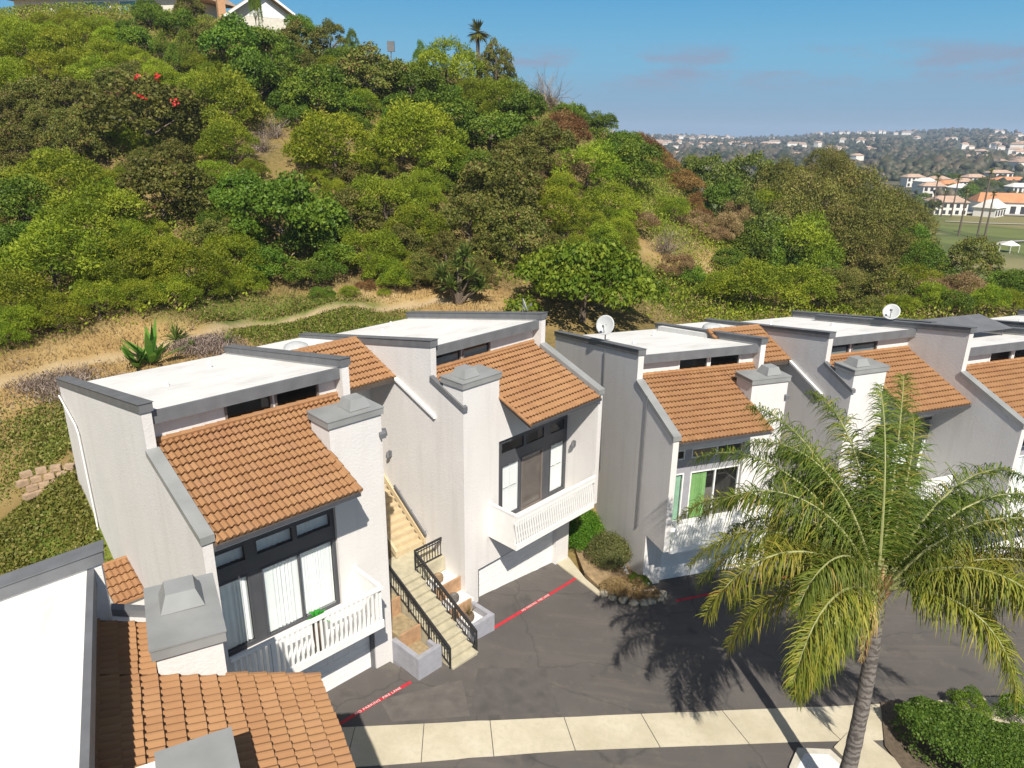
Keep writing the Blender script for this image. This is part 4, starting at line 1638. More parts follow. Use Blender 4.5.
cnt = {}
order = sorted(range(len(recs)), key=lambda i: recs[i][0])
ORD = 'first second third fourth fifth sixth seventh eighth ninth tenth eleventh twelfth thirteenth fourteenth fifteenth sixteenth seventeenth eighteenth nineteenth twentieth'.split()
tot = {}
for i in order:
    px, py, sp = recs[i][0], recs[i][1], recs[i][3]
    bd = next(n for t, n in BANDS if py < t)
    bd += ' far left' if px < 130 else ' above the stairs' if px < 330 else ' above shuttered house' if px < 530 else ' near the spur end'
    if px > 685:
        bd = 'in the valley behind the palm' if px < 915 else 'before the golf course'
    tot.setdefault((sp, bd), []).append(i)
labels = {}
for (sp, bd), ids in tot.items():
    _, _, look, kind = SPEC[sp]
    for k, i in enumerate(ids):
        if len(ids) == 1:
            labels[i] = 'the only %s %s %s' % (look, kind, bd)
        else:
            pos = ('leftmost' if k == 0 else 'rightmost' if k == len(ids) - 1 else ORD[k] + ' from left')
            labels[i] = '%s %s %s, %s' % (look, kind, bd, pos)
rr = random.Random(21)
for i, (px, py, r, sp, sq, lab, x, y, z, R_, zc) in enumerate(recs):
    mat, ck, look, kind = SPEC[sp]
    me = rr.choice(CR[ck])
    o = empty(kind, (x, y, z - .1), rr.uniform(0, 2 * PI), lab or labels[i], kind, 'shrubs and trees of the hillside' if px < 685 else 'trees and shrubs of the valley')
    # crown spans about one diameter; keep its middle on the sight line, never floating above reach of a trunk
    zmid = {'fine': .48, 'dense': .49, 'clump': .49, 'big': .62, 'cone': .7, 'lush': .49, 'twig': .4}[ck] * R_ * sq
    lift = max(0.0, min(zc - z - zmid, R_ * (1.6 if ck == 'big' else .8)) if px < 686 else (zc - z - zmid if py < 252 else min(zc - z - zmid, .25 * R_)))
    if ck in ('twig', 'lush'):
        lift = 0
    s = (R_ * rr.uniform(.92, 1.1), R_ * rr.uniform(.92, 1.1), R_ * sq * rr.uniform(.9, 1.12))
    if px > 686 and py < 252 and ck != 'twig':
        zr = 1.75 if ck == 'big' else 1.6
        sz = max(R_ * .8, min((zc + .8 * R_ - z) / zr, R_ * 1.35))
        lift = max(0, zc + .8 * R_ - z - zr * sz)
        s = (s[0], s[1], sz)
    link('crown' if kind != 'bush' else 'branches', me, mat, o, (0, 0, lift), 0, s)
    if kind != 'bush':
        tk = TRK[i % 3]
        hh = lift + R_ * .75
        link('trunk', tk, BARK, o, (0, 0, 0), rr.uniform(0, 6), (R_ * .8, R_ * .8, hh))
    if lab and 'red flowers' in lab:
        fmat = simple('red_flower', (.5, .02, .015), .6)
        for cl in ((-1.2, .6), (-1.15, .3), (-.7, .25), (-.85, .62)):
            fm = MB()
            for k in range(14):
                an, el = cl[0] + rr.gauss(0, .035), cl[1] + rr.gauss(0, .035)
                c = Vector((math.cos(an) * math.cos(el), math.sin(an) * math.cos(el), math.sin(el) + .5)) * R_ * .98
                q_ = rr.uniform(.07, .15)
                v1 = Vector((rr.gauss(0, 1), rr.gauss(0, 1), rr.gauss(0, 1))).normalized() * q_
                v2 = v1.cross(Vector((rr.gauss(0, 1), rr.gauss(0, 1), rr.gauss(0, 1)))).normalized() * q_
                fm.face([tuple(c + v1), tuple(c + v2), tuple(c - v1), tuple(c - v2)])
            fo = fm.build('flower_cluster', fmat, o, recalc=False)
            fo.location = (0, 0, lift)
            fo.rotation_euler = (0, 0, -o.rotation_euler[2])


# ------------------------------------------------------------------ ground-hugging growth
def scatter(name, n, region, L, asp, hgt, mat, seed, upright=.5):
    g = np.random.default_rng(seed)
    P_ = region(g, n)
    x, y = P_[:, 0], P_[:, 1]
    z = terrain(x, y)
    n = len(x)
    h = g.random(n) ** 1.5 * (hgt if np.isscalar(hgt) else hgt(x, y))
    p = np.stack([x, y, z + h], 1)
    ax = g.normal(size=(n, 3)); ax[:, 2] = np.abs(ax[:, 2]) + upright
    ax /= np.linalg.norm(ax, axis=1)[:, None]
    sd = np.cross(ax, g.normal(size=(n, 3))); sd /= np.linalg.norm(sd, axis=1)[:, None]
    ll = L * g.uniform(.5, 1.4, (n, 1))
    q = np.stack([p - ax * ll * .5, p + sd * ll * asp, p + ax * ll * .6, p - sd * ll * asp], 1)
    o = link(name, np_mesh(name, q.reshape(-1, 3), np.arange(4 * n).reshape(n, 4), g.random(n)), mat)
    o['kind'] = 'stuff'
    return o


TRA = np.array(TRAIL)


def in_house(x, y, mg=.3):
    bad = np.zeros(len(x), bool)
    for h in HOUSES:
        hx, hy, a, _, _ = HOUSES[h]
        dx, dy = x - hx, y - hy
        u, w = math.cos(a) * dx + math.sin(a) * dy, -math.sin(a) * dx + math.cos(a) * dy
        bad |= (u > -mg) & (u < W + mg) & (w > -3) & (w < DB + mg)
    xb_, yb_, ab_ = HOUSES['B'][:3]
    dx, dy = x - xb_, y - yb_
    u, w = math.cos(ab_) * dx + math.sin(ab_) * dy, -math.sin(ab_) * dx + math.cos(ab_) * dy
    bad |= (u > -4.6) & (u < 1) & (w > -4) & (w < 11)
    xb_, yb_, ab_ = HOUSES['D'][:3]
    dx, dy = x - xb_, y - yb_
    u, w = math.cos(ab_) * dx + math.sin(ab_) * dy, -math.sin(ab_) * dx + math.cos(ab_) * dy
    bad |= (u > -4) & (u < 1) & (w > -4) & (w < 11)
    return bad


def hill_region(g, n):
    # clumped over the slope above the trail
    k = n // 60
    cx = g.uniform(-72, 34, k); cyy = g.uniform(36, 112, k)
    pts = np.repeat(np.stack([cx, cyy], 1), 60, 0) + g.normal(size=(k * 60, 2)) * .75
    x, y = pts[:, 0], pts[:, 1]
    ok = (seg_dist(x, y, TRAIL) > 2.6) & ~in_house(x, y, 1) & (terrain(x, y) > 5.2)
    # stay above the trail line
    ty = np.interp(x, TRA[:, 0], TRA[:, 1])
    ok &= y > ty + 2.5
    for px, py in ((270, 150), (286, 168), (405, 180), (335, 105), (660, 262), (690, 262), (300, 290), (350, 292)):
        hx, hy, _ = BARE[(px, py)]
        ok &= np.hypot(x - hx, (y - hy) * .6) > 2.3
    return pts[ok]


BARE = {q: hit(*q) for q in ((270, 150), (286, 168), (405, 180), (335, 105), (660, 262), (690, 262), (300, 290), (350, 292))}
scatter('undergrowth', 190000, hill_region, .2, .3, 1.2, SPEC['M'][0], 3)
scatter('undergrowth', 70000, hill_region, .19, .3, 1.2, SPEC['O'][0], 4)
scatter('dry_brush', 40000, hill_region, .26, .16, .9, SPEC['N'][0], 5)


def valley_region(g, n):
    k = n // 60
    pts = np.repeat(np.stack([g.uniform(14, 78, k), g.uniform(47, 112, k)], 1), 60, 0) + g.normal(size=(k * 60, 2)) * .8
    return pts[~in_house(pts[:, 0], pts[:, 1], 1)]


scatter('undergrowth', 90000, valley_region, .2, .3, 1.3, SPEC['M'][0], 13)
scatter('dry_brush', 30000, valley_region, .24, .16, 1.0, SPEC['N'][0], 14)


def trail_region(g, n):
    x = g.uniform(-50, 2, n); y = g.uniform(22, 62, n)
    d = seg_dist(x, y, TRAIL)
    ok = (d > .5) & (d < 5.5) & ~in_house(x, y) & (g.random(n) < .75)
    return np.stack([x, y], 1)[ok]


scatter('dry_grass', 190000, trail_region, .2, .1, .2, SPEC['N'][0], 6, 1.4)


def patch(px, py, rx, ry, dens):
    cx, cyy, _ = hit(px, py)

    def f(g, n):
        k = max(1, n // 40)
        c = g.normal(size=(k, 2)) * (rx, ry) * .55 + (cx, cyy)
        pts = np.repeat(c, 40, 0) + g.normal(size=(k * 40, 2)) * .35
        x, y = pts[:, 0], pts[:, 1]
        ok = ~in_house(x, y, .1) & (seg_dist(x, y, TRAIL) > .7)
        return pts[ok]
    return f


GC = leaf_mat('ground_cover', (.08, .11, .015), (.16, .19, .03), (.28, .27, .07), .3, .1)
GC2 = leaf_mat('ground_cover_green', (.07, .11, .014), (.135, .185, .022), (.23, .26, .045), .3, .1)
for i, (px, py, rx, ry, n) in enumerate(((330, 322, 5.5, 3.2, 26000), (240, 328, 2.5, 1.5, 6000), (45, 440, 2.6, 2.2, 11000), (30, 530, 3, 2.5, 9000), (90, 500, 1.2, 1.5, 3500), (700, 300, 4, 3, 14000), (690, 290, 3, 4, 8000))):
    scatter('ground_cover', n, patch(px, py, rx, ry, 1), .11, .45, .2, GC if 1 < i < 5 else GC2, 30 + i, .2)
PURP = leaf_mat('dry_purple', (.13, .095, .075), (.22, .17, .14), (.3, .24, .19), .1, .1)
for i, (px, py, rx, ry, n) in enumerate(((205, 348, 1.6, 1.0, 9000), (60, 388, 2.0, 1.2, 6000))):
    scatter('dry_brush', n, patch(px, py, rx, ry, 1), .2, .1, .45, PURP, 50 + i, .6)


# ------------------------------------------------------------------ small plants near the houses
def spiky(name, loc, n, L, wd, mat, label, cat, seed, group=None, droop=.25, elmin=.1, stems=None):
    E_ = empty(name, loc, 0, label, cat, group)
    g = random.Random(seed)
    heads = stems or [(0, 0, 0)]
    if stems:
        m = MB()
        for s in stems:
            m.tube([(0, 0, -.2), (s[0] * .4, s[1] * .4, s[2] * .5), s], [.16, .11, .08], 7)
        m.build('trunk', BARK, E_)
    m = MB()
    for hx, hy, hz in heads:
        for k in range(n):
            an = g.uniform(0, 2 * PI); el = g.uniform(elmin, 1.45)
            l = L * g.uniform(.7, 1.1)
            d = Vector((math.cos(an) * math.cos(el), math.sin(an) * math.cos(el), math.sin(el)))
            sd = d.cross(Vector((0, 0, 1)))
            sd = (sd.normalized() if sd.length > .01 else Vector((1, 0, 0))) * wd
            p0 = Vector((hx, hy, hz)); p1 = p0 + d * l * .55; p2 = p0 + d * l + Vector((0, 0, -droop * l * math.cos(el)))
            m.face([tuple(p0 - sd * .5), tuple(p0 + sd * .5), tuple(p1 + sd), tuple(p1 - sd)])
            m.face([tuple(p1 - sd), tuple(p1 + sd), tuple(p2)])
    m.build('leaves', mat, E_, recalc=False)
    return E_


YUC = leaf_mat('yucca_leaf', (.05, .1, .015), (.1, .17, .03), (.19, .25, .06), .3, .05)
BAN = leaf_mat('banana_leaf', (.05, .16, .015), (.1, .25, .03), (.18, .34, .06), .4, .05)
yx, yy, yz = hit(458, 304, 40)
spiky('yucca', (yx, yy, yz), 70, 1.35, .075, YUC, 'tall spiky yucca with several heads behind the shuttered house', 'yucca', 1, stems=[(0, 0, 2.6), (.9, -.3, 1.9), (-1.1, .2, 1.7), (.5, .4, 3.2), (-.5, -.4, 1.1), (1.6, .2, 1.0)])
for i, (px, py, L, n, lb) in enumerate(((152, 364, 2.6, 16, 'bright green broad-leaved banana plant behind the white flat roof'), (138, 368, 1.5, 12, 'low bright green broad-leaved plant left of the banana plant'))):
    x, y, z = hit(px, py, 26)
    spiky('banana_plant', (x, y, z), n, L, .2, BAN, lb, 'banana plant', 10 + i, droop=.1, elmin=.5)
for i, (px, py, L, lb) in enumerate(((176, 340, 1.3, 'spiky green dracaena right of the banana plant'), (228, 346, .8, 'small spiky yucca alone in the dry purple brush'), (192, 352, .8, 'low spiky green plant close to the white roof edge'))):
    x, y, z = hit(px, py, 26)
    spiky('spiky_plant', (x, y, z), 60, L, .035, YUC, lb, 'spiky plant', 20 + i, droop=.3)
AG = leaf_mat('agave_leaf', (.12, .18, .1), (.2, .27, .16), (.3, .36, .24), .2, .05)
for i, (px, py, lb) in enumerate(((618, 266, 'left one of two blue-green agaves on the slope'), (634, 262, 'right one of two blue-green agaves on the slope'))):
    x, y, z = hit(px, py, 40)
    spiky('agave', (x, y, z), 46, 1.0, .08, AG, lb, 'agave', 40 + i, 'agaves on the slope', droop=.05)
for i, (px, py, r_, s, lb) in enumerate(((350, 296, .8, 'M', 'first low green bush from left on the dry bank above the trail'), (322, 298, .9, 'D', 'dark low bush on the dry bank left end'), (366, 290, .8, 'R', 'reddish low bush on the dry bank above the trail'), (384, 296, .6, 'M', 'last small green bush on the dry bank above the trail'))):
    x, y, z = hit(px, py, 36)
    o = link('bush', CR['fine'][i % 4], SPEC[s][0], None, (x, y, z - .1), i * 1.3, (r_, r_, r_ * .8))
    tag(o, lb, 'bush', 'bushes on the dry bank')

# clipped shrubs in the wedge bed between the second and third house
BED = [(3.55, 29.6), (4.3, 28.3), (5.9, 27.75), (6.95, 28.4), (6.2, 29.5), (5.0, 35.5), (2.9, 35.5), (3.2, 32.0)]
bedo = sheet('planting_bed', BED, .1, simple('bed_soil', (.27, .19, .1), .95, var=.35, scale=3, bumpy=.6, bscale=12), thick=.5)
struct(bedo)
struct(sheet('path', [(2.75, 31.2), (3.55, 29.2), (4.25, 28.15), (4.05, 28.0), (2.2, 30.3)], .06, CONC, thick=.3))
CLG = leaf_mat('clipped_green', (.035, .12, .006), (.07, .2, .01), (.12, .27, .02), .3, .03)
CLO = leaf_mat('clipped_olive', (.06, .075, .02), (.13, .14, .04), (.21, .2, .07), .25, .03)
gx, gy = ginv(583, 552)
o = link('clipped_shrub', CR['clip'][0], CLG, None, (3.75, 32.7, .05), 0, (1.25, 1.75, 1.6))
tag(o, 'bright green clipped dome shrub tucked under the white balcony', 'shrub')
o = link('clipped_shrub', CR['clip'][1], CLO, None, (4.75, 30.5, 0), 1, (1.2, 1.25, 1.6))
tag(o, 'olive clipped dome shrub in front of the bright green one', 'shrub')
CLD = SPEC['D'][0]
o = link('bush', CR['dense'][2], CLD, None, (6.0, 29.0, 0), 1, (.45, .6, .6))
tag(o, 'dark small bush against the grey stucco corner', 'bush')
for i, (x, y, r_, lb) in enumerate(((4.85, 28.5, .75, 'dry tan grass tuft at the front of the planting bed'), (6.3, 28.35, .6, 'dry tan grass tuft by the white pipe'), (5.6, 28.55, .8, 'dry tan grass tuft behind the bed edging stones'))):
    o = link('dry_plant', CR['fine'][i], SPEC['N'][0], None, (x, y, float(zs(x)) + .02), i, (r_, r_, r_ * .7))
    tag(o, lb, 'dry plant', 'dry tufts in the bed')
rr = random.Random(8)


def rock(name, loc, s, mat, label, cat, group, seed):
    bm = bmesh.new()
    bmesh.ops.create_icosphere(bm, subdivisions=2, radius=1)
    g = random.Random(seed)
    ph = [g.uniform(0, 6) for _ in range(6)]
    for v in bm.verts:
        k = 1 + .16 * math.sin(v.co.x * 3 + ph[0]) + .14 * math.sin(v.co.y * 3.4 + ph[1]) + .12 * math.sin(v.co.z * 4 + ph[2])
        v.co = Vector((v.co.x * s[0], v.co.y * s[1], v.co.z * s[2])) * k
    me = bpy.data.meshes.new(name)
    bm.to_mesh(me)
    bm.free()
    me.materials.append(mat)
    o = bpy.data.objects.new(name, me)
    o.location = loc
    o.rotation_euler = (0, 0, g.uniform(0, 6))
    COL.objects.link(o)
    tag(o, label, cat, group)
    return o


edge = [(4.3, 28.15), (4.7, 27.95), (5.15, 27.8), (5.6, 27.68), (6.05, 27.72), (6.45, 27.95), (6.8, 28.25), (7.1, 28.55)]
for i, (x, y) in enumerate(edge):
    rock('edging_stone', (x, y, float(zs(x)) + .1), (.26, .17, .16), simple('edging_stone', (.33, .29, .22), .9, var=.25, scale=5, bumpy=.5, bscale=15) if i == 0 else bpy.data.materials['edging_stone'],
         'weathered stone in the kerb of the planting bed, %s from the driveway end' % ORD[i], 'stone', 'kerb stones of the planting bed', i)
m = MB()
m.tube([(5.75, 28.5, .22), (6.15, 28.4, .18), (6.65, 28.55, .16)], .05, 8)
tag(m.build('pipe', WHITE), 'short white pipe lying among dry plants in the bed', 'pipe')
m = MB()
rr = random.Random(2)
for k in range(60):
    f = k / 60
    y = 35.2 - f * 5.2 + rr.uniform(-.12, .12)
    x = 6.25 - (y - 29.3) * .3486 - .28 + rr.uniform(-.13, .1)
    s_ = rr.uniform(.06, .12)
    z = float(zs(x)) + .12 + .9 * max(0, (y - 31) / 4) * .2
    m.hexa([(x - s_, y - s_, z - .05), (x + s_, y - s_, z - .05), (x + s_, y + s_, z - .05), (x - s_, y + s_, z - .05)],
           [(x - s_ * .6, y - s_ * .7, z + .06), (x + s_ * .7, y - s_ * .6, z + .07), (x + s_ * .6, y + s_ * .7, z + .06), (x - s_ * .7, y + s_ * .6, z + .05)])
o = m.build('gravel', PEBBLE)
o['kind'] = 'stuff'

# stepped tan block wall on the bank beside the first house
bx0, by0, bz0 = hit(58, 492, 20)
E_ = empty('retaining_wall', (bx0, by0, bz0), 0, 'low curved retaining wall of tan blocks on the grassy bank', 'retaining wall')
m = MB()
rr = random.Random(4)
for row in range(4):
    for k in range(8):
        an = 2.6 - k * .26 - (row % 2) * .13
        R0 = 1.5 + row * .16
        x, y = R0 * math.cos(an) + .2, R0 * math.sin(an) - .9
        z = -.3 + row * .24
        c_, s_ = math.cos(an), math.sin(an)
        hw2, hd = .19, .14
        lo = [(x + c_ * hd * a_ - s_ * hw2 * b_, y + s_ * hd * a_ + c_ * hw2 * b_, z) for a_, b_ in ((-1, -1), (1, -1), (1, 1), (-1, 1))]
        m.hexa(lo, [(q[0], q[1], z + .225) for q in lo])
m.build('blocks', STONE, E_, bevel=.015)

# ------------------------------------------------------------------ queen palm
pbx, pby = 10.50, 17.33
PB = Vector((pbx, pby, -.45))
CR0 = Vector((10.45, 17.5, 8.0))
QP = empty('palm_tree', PB, 0, 'tall queen palm in the street planting strip, its crown covering the right side', 'palm')
PTR, ptnt, ptb = nodes('palm_bark')
v = coord(ptnt)
sxz = N(ptnt, 'ShaderNodeSeparateXYZ'); ptnt.links.new(v, sxz.inputs[0])
wv = N(ptnt, 'ShaderNodeTexWave', bands_direction='Z'); wv.inputs['Scale'].default_value = 1.5; wv.inputs['Distortion'].default_value = 9; wv.inputs['Detail'].default_value = 5; wv.inputs['Detail Scale'].default_value = 2.5
ptnt.links.new(v, wv.inputs['Vector'])
pn = noise(ptnt, v, 9, 5, .7)
pc = ramp(ptnt, wv.outputs['Fac'], [(.1, (.085, .072, .063)), (.4, (.15, .13, .115)), (.9, (.2, .178, .16))])
pc = mixc(ptnt, ramp(ptnt, pn, [(.45, (0, 0, 0)), (.75, (.6, .6, .6))]), pc, (.09, .075, .065))
ptnt.links.new(pc, ptb.inputs['Base Color']); ptb.inputs['Roughness'].default_value = .9
bump(ptnt, ptb, pn, .9, .05)
m = MB()
path, rads = [], []
for k in range(41):
    f = k / 40
    p = Vector((0, 0, 0)).lerp(CR0 - PB, f) + Vector((.28 * math.sin(f * 2.2) - .0, 0, 0)) - Vector((.28 * math.sin(2.2) * f, 0, 0))
    path.append(tuple(p))
    rads.append((.235 - .04 * f + (.08 * (1 - f) ** 6)) * (1 + .03 * math.sin(k * 2.3) + .02 * math.sin(k * 5.1)))
m.tube(path, rads, 16)
m.build('trunk', PTR, QP, smooth=True)
PALM = leaf_mat('palm_leaf', (.05, .1, .01), (.11, .175, .02), (.21, .27, .045), .4, .05, dry=(.36, .32, .06))
PALMY = leaf_mat('palm_leaf_yellow', (.1, .15, .015), (.21, .235, .03), (.38, .34, .055), .35, .05)
RACH = simple('palm_rachis', (.25, .26, .1), .6, var=.15)
DEAD = leaf_mat('palm_dead', (.16, .09, .035), (.28, .17, .075), (.4, .27, .13), .15, .05)
top = CR0 - PB


def frond(az, el, L, bend, mat, seed, droop=.95, leafl=1.3, dens=190, twist=0):
    g = random.Random(seed)
    m = MB()
    d = Vector((math.cos(az) * math.cos(el), math.sin(az) * math.cos(el), math.sin(el)))
    p = top + Vector((math.cos(az), math.sin(az), 0)) * .12 + Vector((0, 0, g.uniform(-.25, .1)))
    pts = [p.copy()]
    n = 24
    swirl = g.uniform(-.5, .5)
    L *= g.uniform(.9, 1.08)
    for k in range(n):
        f = k / n
        d = (d + Vector((0, 0, -1)) * bend / n * (.4 + 1.6 * f)).normalized()
        d = (Matrix.Rotation(swirl / n, 3, 'Z') @ d)
        p = p + d * L / n
        pts.append(p.copy())
    m.tube([tuple(q) for q in pts], [.05 * (1 - .88 * k / n) + .004 for k in range(n + 1)], 6)
    nr = len(m.f)
    N_ = dens
    for k in range(N_):
        f = .13 + .87 * k / (N_ - 1)
        i = min(int(f * n), n - 1)
        t = f * n - i
        o = pts[i].lerp(pts[i + 1], t)
        tg = (pts[i + 1] - pts[i]).normalized()
        side0 = tg.cross(Vector((0, 0, 1)))
        side0 = side0.normalized() if side0.length > .05 else Vector((math.sin(az), -math.cos(az), 0))
        up_ = side0.cross(tg).normalized()
        ll = leafl * (math.sin(PI * (.12 + .8 * f)) ** .55) * (1 - .35 * f)
        for sgn in (-1, 1):
            for rep in range(0 if g.random() < .06 else 1 if k % 4 else 2):
                dv = (side0 * sgn * g.uniform(.45, 1.0) + tg * g.uniform(.1, .9) + up_ * g.uniform(-.5, .95)).normalized()
                l = ll * g.uniform(.55, 1.2)
                w = .0125 + .006 * g.random()
                a = o.copy()
                wn = dv.cross(up_).normalized() * w
                prev = (a - wn * .6, a + wn * .6)
                r = min(1, max(0, g.gauss(.5, .26)))
                for s_ in range(3):
                    dv = (dv + Vector((0, 0, -1)) * droop * g.uniform(.6, 1.3) * (.3 + .5 * s_)).normalized()
                    a = a + dv * l / 3
                    ww = wn * (1.0, .8, .08)[s_]
                    cur = (a - ww, a + ww)
                    m.face([tuple(prev[0]), tuple(prev[1]), tuple(cur[1]), tuple(cur[0])], r)
                    prev = cur
    me_o = m.build('frond', [mat, RACH], QP, recalc=False)
    mi = np.zeros(len(m.f), dtype=np.int32)
    mi[:nr] = 1
    me_o.data.polygons.foreach_set('material_index', mi)
    return me_o


D2 = math.radians
FR = [  # azimuth, elevation, length, bend, yellowness
    (70, 74, 6.2, 1.1, 0), (80, 62, 5.8, 1.7, 0), (112, 66, 6.0, 1.9, 0), (58, 54, 6.0, 1.9, 0), (95, 46, 5.6, 2.0, 0), (-6, 34, 7.0, 1.6, 1), (-24, 30, 6.6, 1.8, 1), (100, 70, 6.2, 1.5, 0), (50, 68, 6.0, 1.5, 0), (125, 62, 6.8, 1.25, 0), (147, 56, 6.6, 1.6, 0), (168, 52, 6.4, 1.9, 1), (186, 46, 6.2, 2.1, 1),
    (208, 40, 4.8, 2.4, 1), (35, 60, 6.4, 1.6, 0), (18, 56, 6.8, 1.6, 0), (0, 50, 6.6, 1.8, 1), (-20, 42, 6.2, 2.0, 1), (-42, 32, 5.0, 2.3, 1), (114, 42, 6.2, 1.6, 0), (84, 52, 6.2, 1.6, 0), (48, 44, 6.2, 1.7, 0),
    (158, 34, 6.0, 1.9, 0), (24, 34, 6.2, 1.8, 0), (138, 38, 5.8, 1.8, 0), (-10, 28, 6.0, 1.9, 1), (65, 30, 5.6, 1.8, 0), (104, 26, 5.4, 1.8, 0), (190, 20, 5.2, 2.0, 1), (10, 18, 5.8, 1.8, 1), (92, 80, 5.8, 1.6, 0), (202, 62, 5.0, 2.5, 0), (-15, 66, 5.8, 2.2, 0), (205, -20, 3.4, 1.6, 0),
    (178, 64, 6.2, 2.3, 0), (138, 70, 6.0, 1.9, 0), (163, 42, 6.2, 1.9, 1), (110, 54, 6.0, 1.6, 0), (5, 40, 6.6, 1.8, 1), (30, 50, 6.4, 1.7, 0), (72, 44, 6.0, 1.7, 0), (-32, 54, 5.4, 2.4, 1), (150, 12, 4.8, 1.7, 0), (-25, 12, 5.0, 1.8, 1), (215, 10, 4.0, 2.0, 1)]
for i, (az, el, L, bd, yl) in enumerate(FR):
    frond(D2(az), D2(el), L, bd, PALMY if yl else PALM, 100 + i)
frond(D2(205), D2(-45), 2.4, 1.6, DEAD, 201, 1.0, .5, 40)
frond(D2(230), D2(-60), 2.2, 1.2, DEAD, 202, 1.0, .45, 34)
m = MB()
for k in range(26):
    an = k * 2.4; z = -.55 + .03 * k
    m.tube([tuple(top + Vector((math.cos(an) * .12, math.sin(an) * .12, z))), tuple(top + Vector((math.cos(an) * .3, math.sin(an) * .3, z + .38)))], [.075, .02], 5)
m.build('leaf_bases', DEAD, QP)
m = MB()
g = random.Random(9)
for k in range(70):
    a = g.uniform(-.5, .5)
    p0 = top + Vector((-.2, -.25, -.35)); 
    p1 = p0 + Vector((-.18 + a * .25, -.25 + g.uniform(-.15, .15), -.25)); p2 = p1 + Vector((a * .15, -.05, -g.uniform(.3, .6)))
    m.tube([tuple(p0), tuple(p1), tuple(p2)], [.012, .01, .006], 3, cap=False)
m.build('flower_stalk', simple('straw', (.46, .33, .12), .8, var=.2), QP, recalc=False)

# planting strip, walk, hedges at the lower right
KERB = simple('kerb_concrete', (.46, .43, .36), .9, var=.15, scale=3)
strip = [(9.6, 15.0), (9.75, 18.9), (10.3, 19.6), (11.15, 19.6), (11.75, 18.4), (11.9, 15.0)]
struct(sheet('kerb', [(9.4, 14.8), (9.55, 19.0), (10.15, 19.85), (11.3, 19.85), (11.95, 18.5), (12.1, 14.8)], .12, KERB, thick=.4))
struct(sheet('planting_bed', strip, .13, PEBBLE, thick=.02))
struct(sheet('pavement', [(12.15, 14.8), (12.0, 18.6), (11.5, 20.0), (12.3, 20.7), (13.0, 20.4), (13.9, 18.6), (15.2, 15.0)], .07, CONC, thick=.2))
struct(sheet('planting_bed', [(13.9, 15.5), (13.35, 20.1), (14.2, 22.2), (15.0, 22.3), (17.8, 20.6), (24, 17.5), (24, 15.5)], .08, simple('mulch', (.1, .075, .05), .95, var=.3, scale=8, bumpy=.5, bscale=20), thick=.3))
HG = leaf_mat('hedge_leaf', (.035, .085, .008), (.075, .15, .015), (.13, .21, .03), .3, .05)


def hedge(poly, z0, h, n, seed, label):
    g = np.random.default_rng(seed)
    P_ = np.array(poly)
    def inside(x, y):
        c = np.zeros(len(x), bool)
        j = len(P_) - 1
        for i in range(len(P_)):
            xi, yi = P_[i]; xj, yj = P_[j]
            c ^= ((yi > y) != (yj > y)) & (x < (xj - xi) * (y - yi) / (yj - yi + 1e-12) + xi)
            j = i
        return c
    lo, hi = P_.min(0), P_.max(0)
    x = g.uniform(lo[0], hi[0], n * 2); y = g.uniform(lo[1], hi[1], n * 2)
    k = inside(x, y)
    x, y = x[k], y[k]
    ed = seg_dist(x, y, [tuple(p) for p in P_] + [tuple(P_[0])])
    rnd_ = np.minimum(ed / .35, 1)
    topz = h * (.8 + .2 * np.sqrt(1 - (1 - rnd_) ** 2)) + .05 * np.sin(x * 5) * np.cos(y * 4.3)
    onside = (g.random(len(x)) < .5) & (ed < .2)
    z = np.where(onside, g.uniform(0.02, 1, len(x)) * topz, topz - np.abs(g.normal(size=len(x))) * .06)
    p = np.stack([x, y, z0 + z], 1)
    m_ = len(p)
    ax = g.normal(size=(m_, 3)) + (0, 0, .4); ax /= np.linalg.norm(ax, axis=1)[:, None]
    sd = np.cross(ax, g.normal(size=(m_, 3)) + (0, 0, 1.2)); sd /= np.linalg.norm(sd, axis=1)[:, None]
    ll = .085 * g.uniform(.6, 1.4, (m_, 1))
    q = np.stack([p - ax * ll * .5, p + sd * ll * .4, p + ax * ll * .6, p - sd * ll * .4], 1)
    o = link('hedge', np_mesh('hedge', q.reshape(-1, 3), np.arange(4 * m_).reshape(m_, 4), g.random(m_)), HG)
    tag(o, label, 'hedge')
    bmk = MB()
    inn = [((x_ - P_[:, 0].mean()) * .93 + P_[:, 0].mean(), (y_ - P_[:, 1].mean()) * .93 + P_[:, 1].mean()) for x_, y_ in poly]
    bmk.hexa([(a_, b_, z0) for a_, b_ in inn], [(a_, b_, z0 + h * .8) for a_, b_ in inn]) if len(inn) == 4 else bmk.face([(a_, b_, z0 + h * .75) for a_, b_ in inn])
    bmk.build('branches', BARK, o)


hedge([(13.9, 21.0), (15.2, 21.5), (19.5, 18.9), (23, 16.6), (21, 15.2), (15.6, 17.4), (14.0, 19.6)], -.35, 1.15, 42000, 5, 'large clipped green hedge in the bottom right corner')
hedge([(12.2, 16.4), (13.6, 16.4), (13.2, 18.2), (12.3, 18.3)], -.35, .8, 11000, 6, 'low clipped green hedge at the palm foot, cut by the bottom edge')
for i, (x, y, r_, lb) in enumerate(((17.3, 21.9, .75, 'dark bush shaded by palm fronds, left of a pair'), (18.9, 21.3, .9, 'dark bush shaded by palm fronds, right of a pair'))):
    o = link('bush', CR['dense'][i], SPEC['D'][0], None, (x, y, -.45), i, (r_, r_, r_))
    tag(o, lb, 'bush', 'shaded bushes by the hedge')

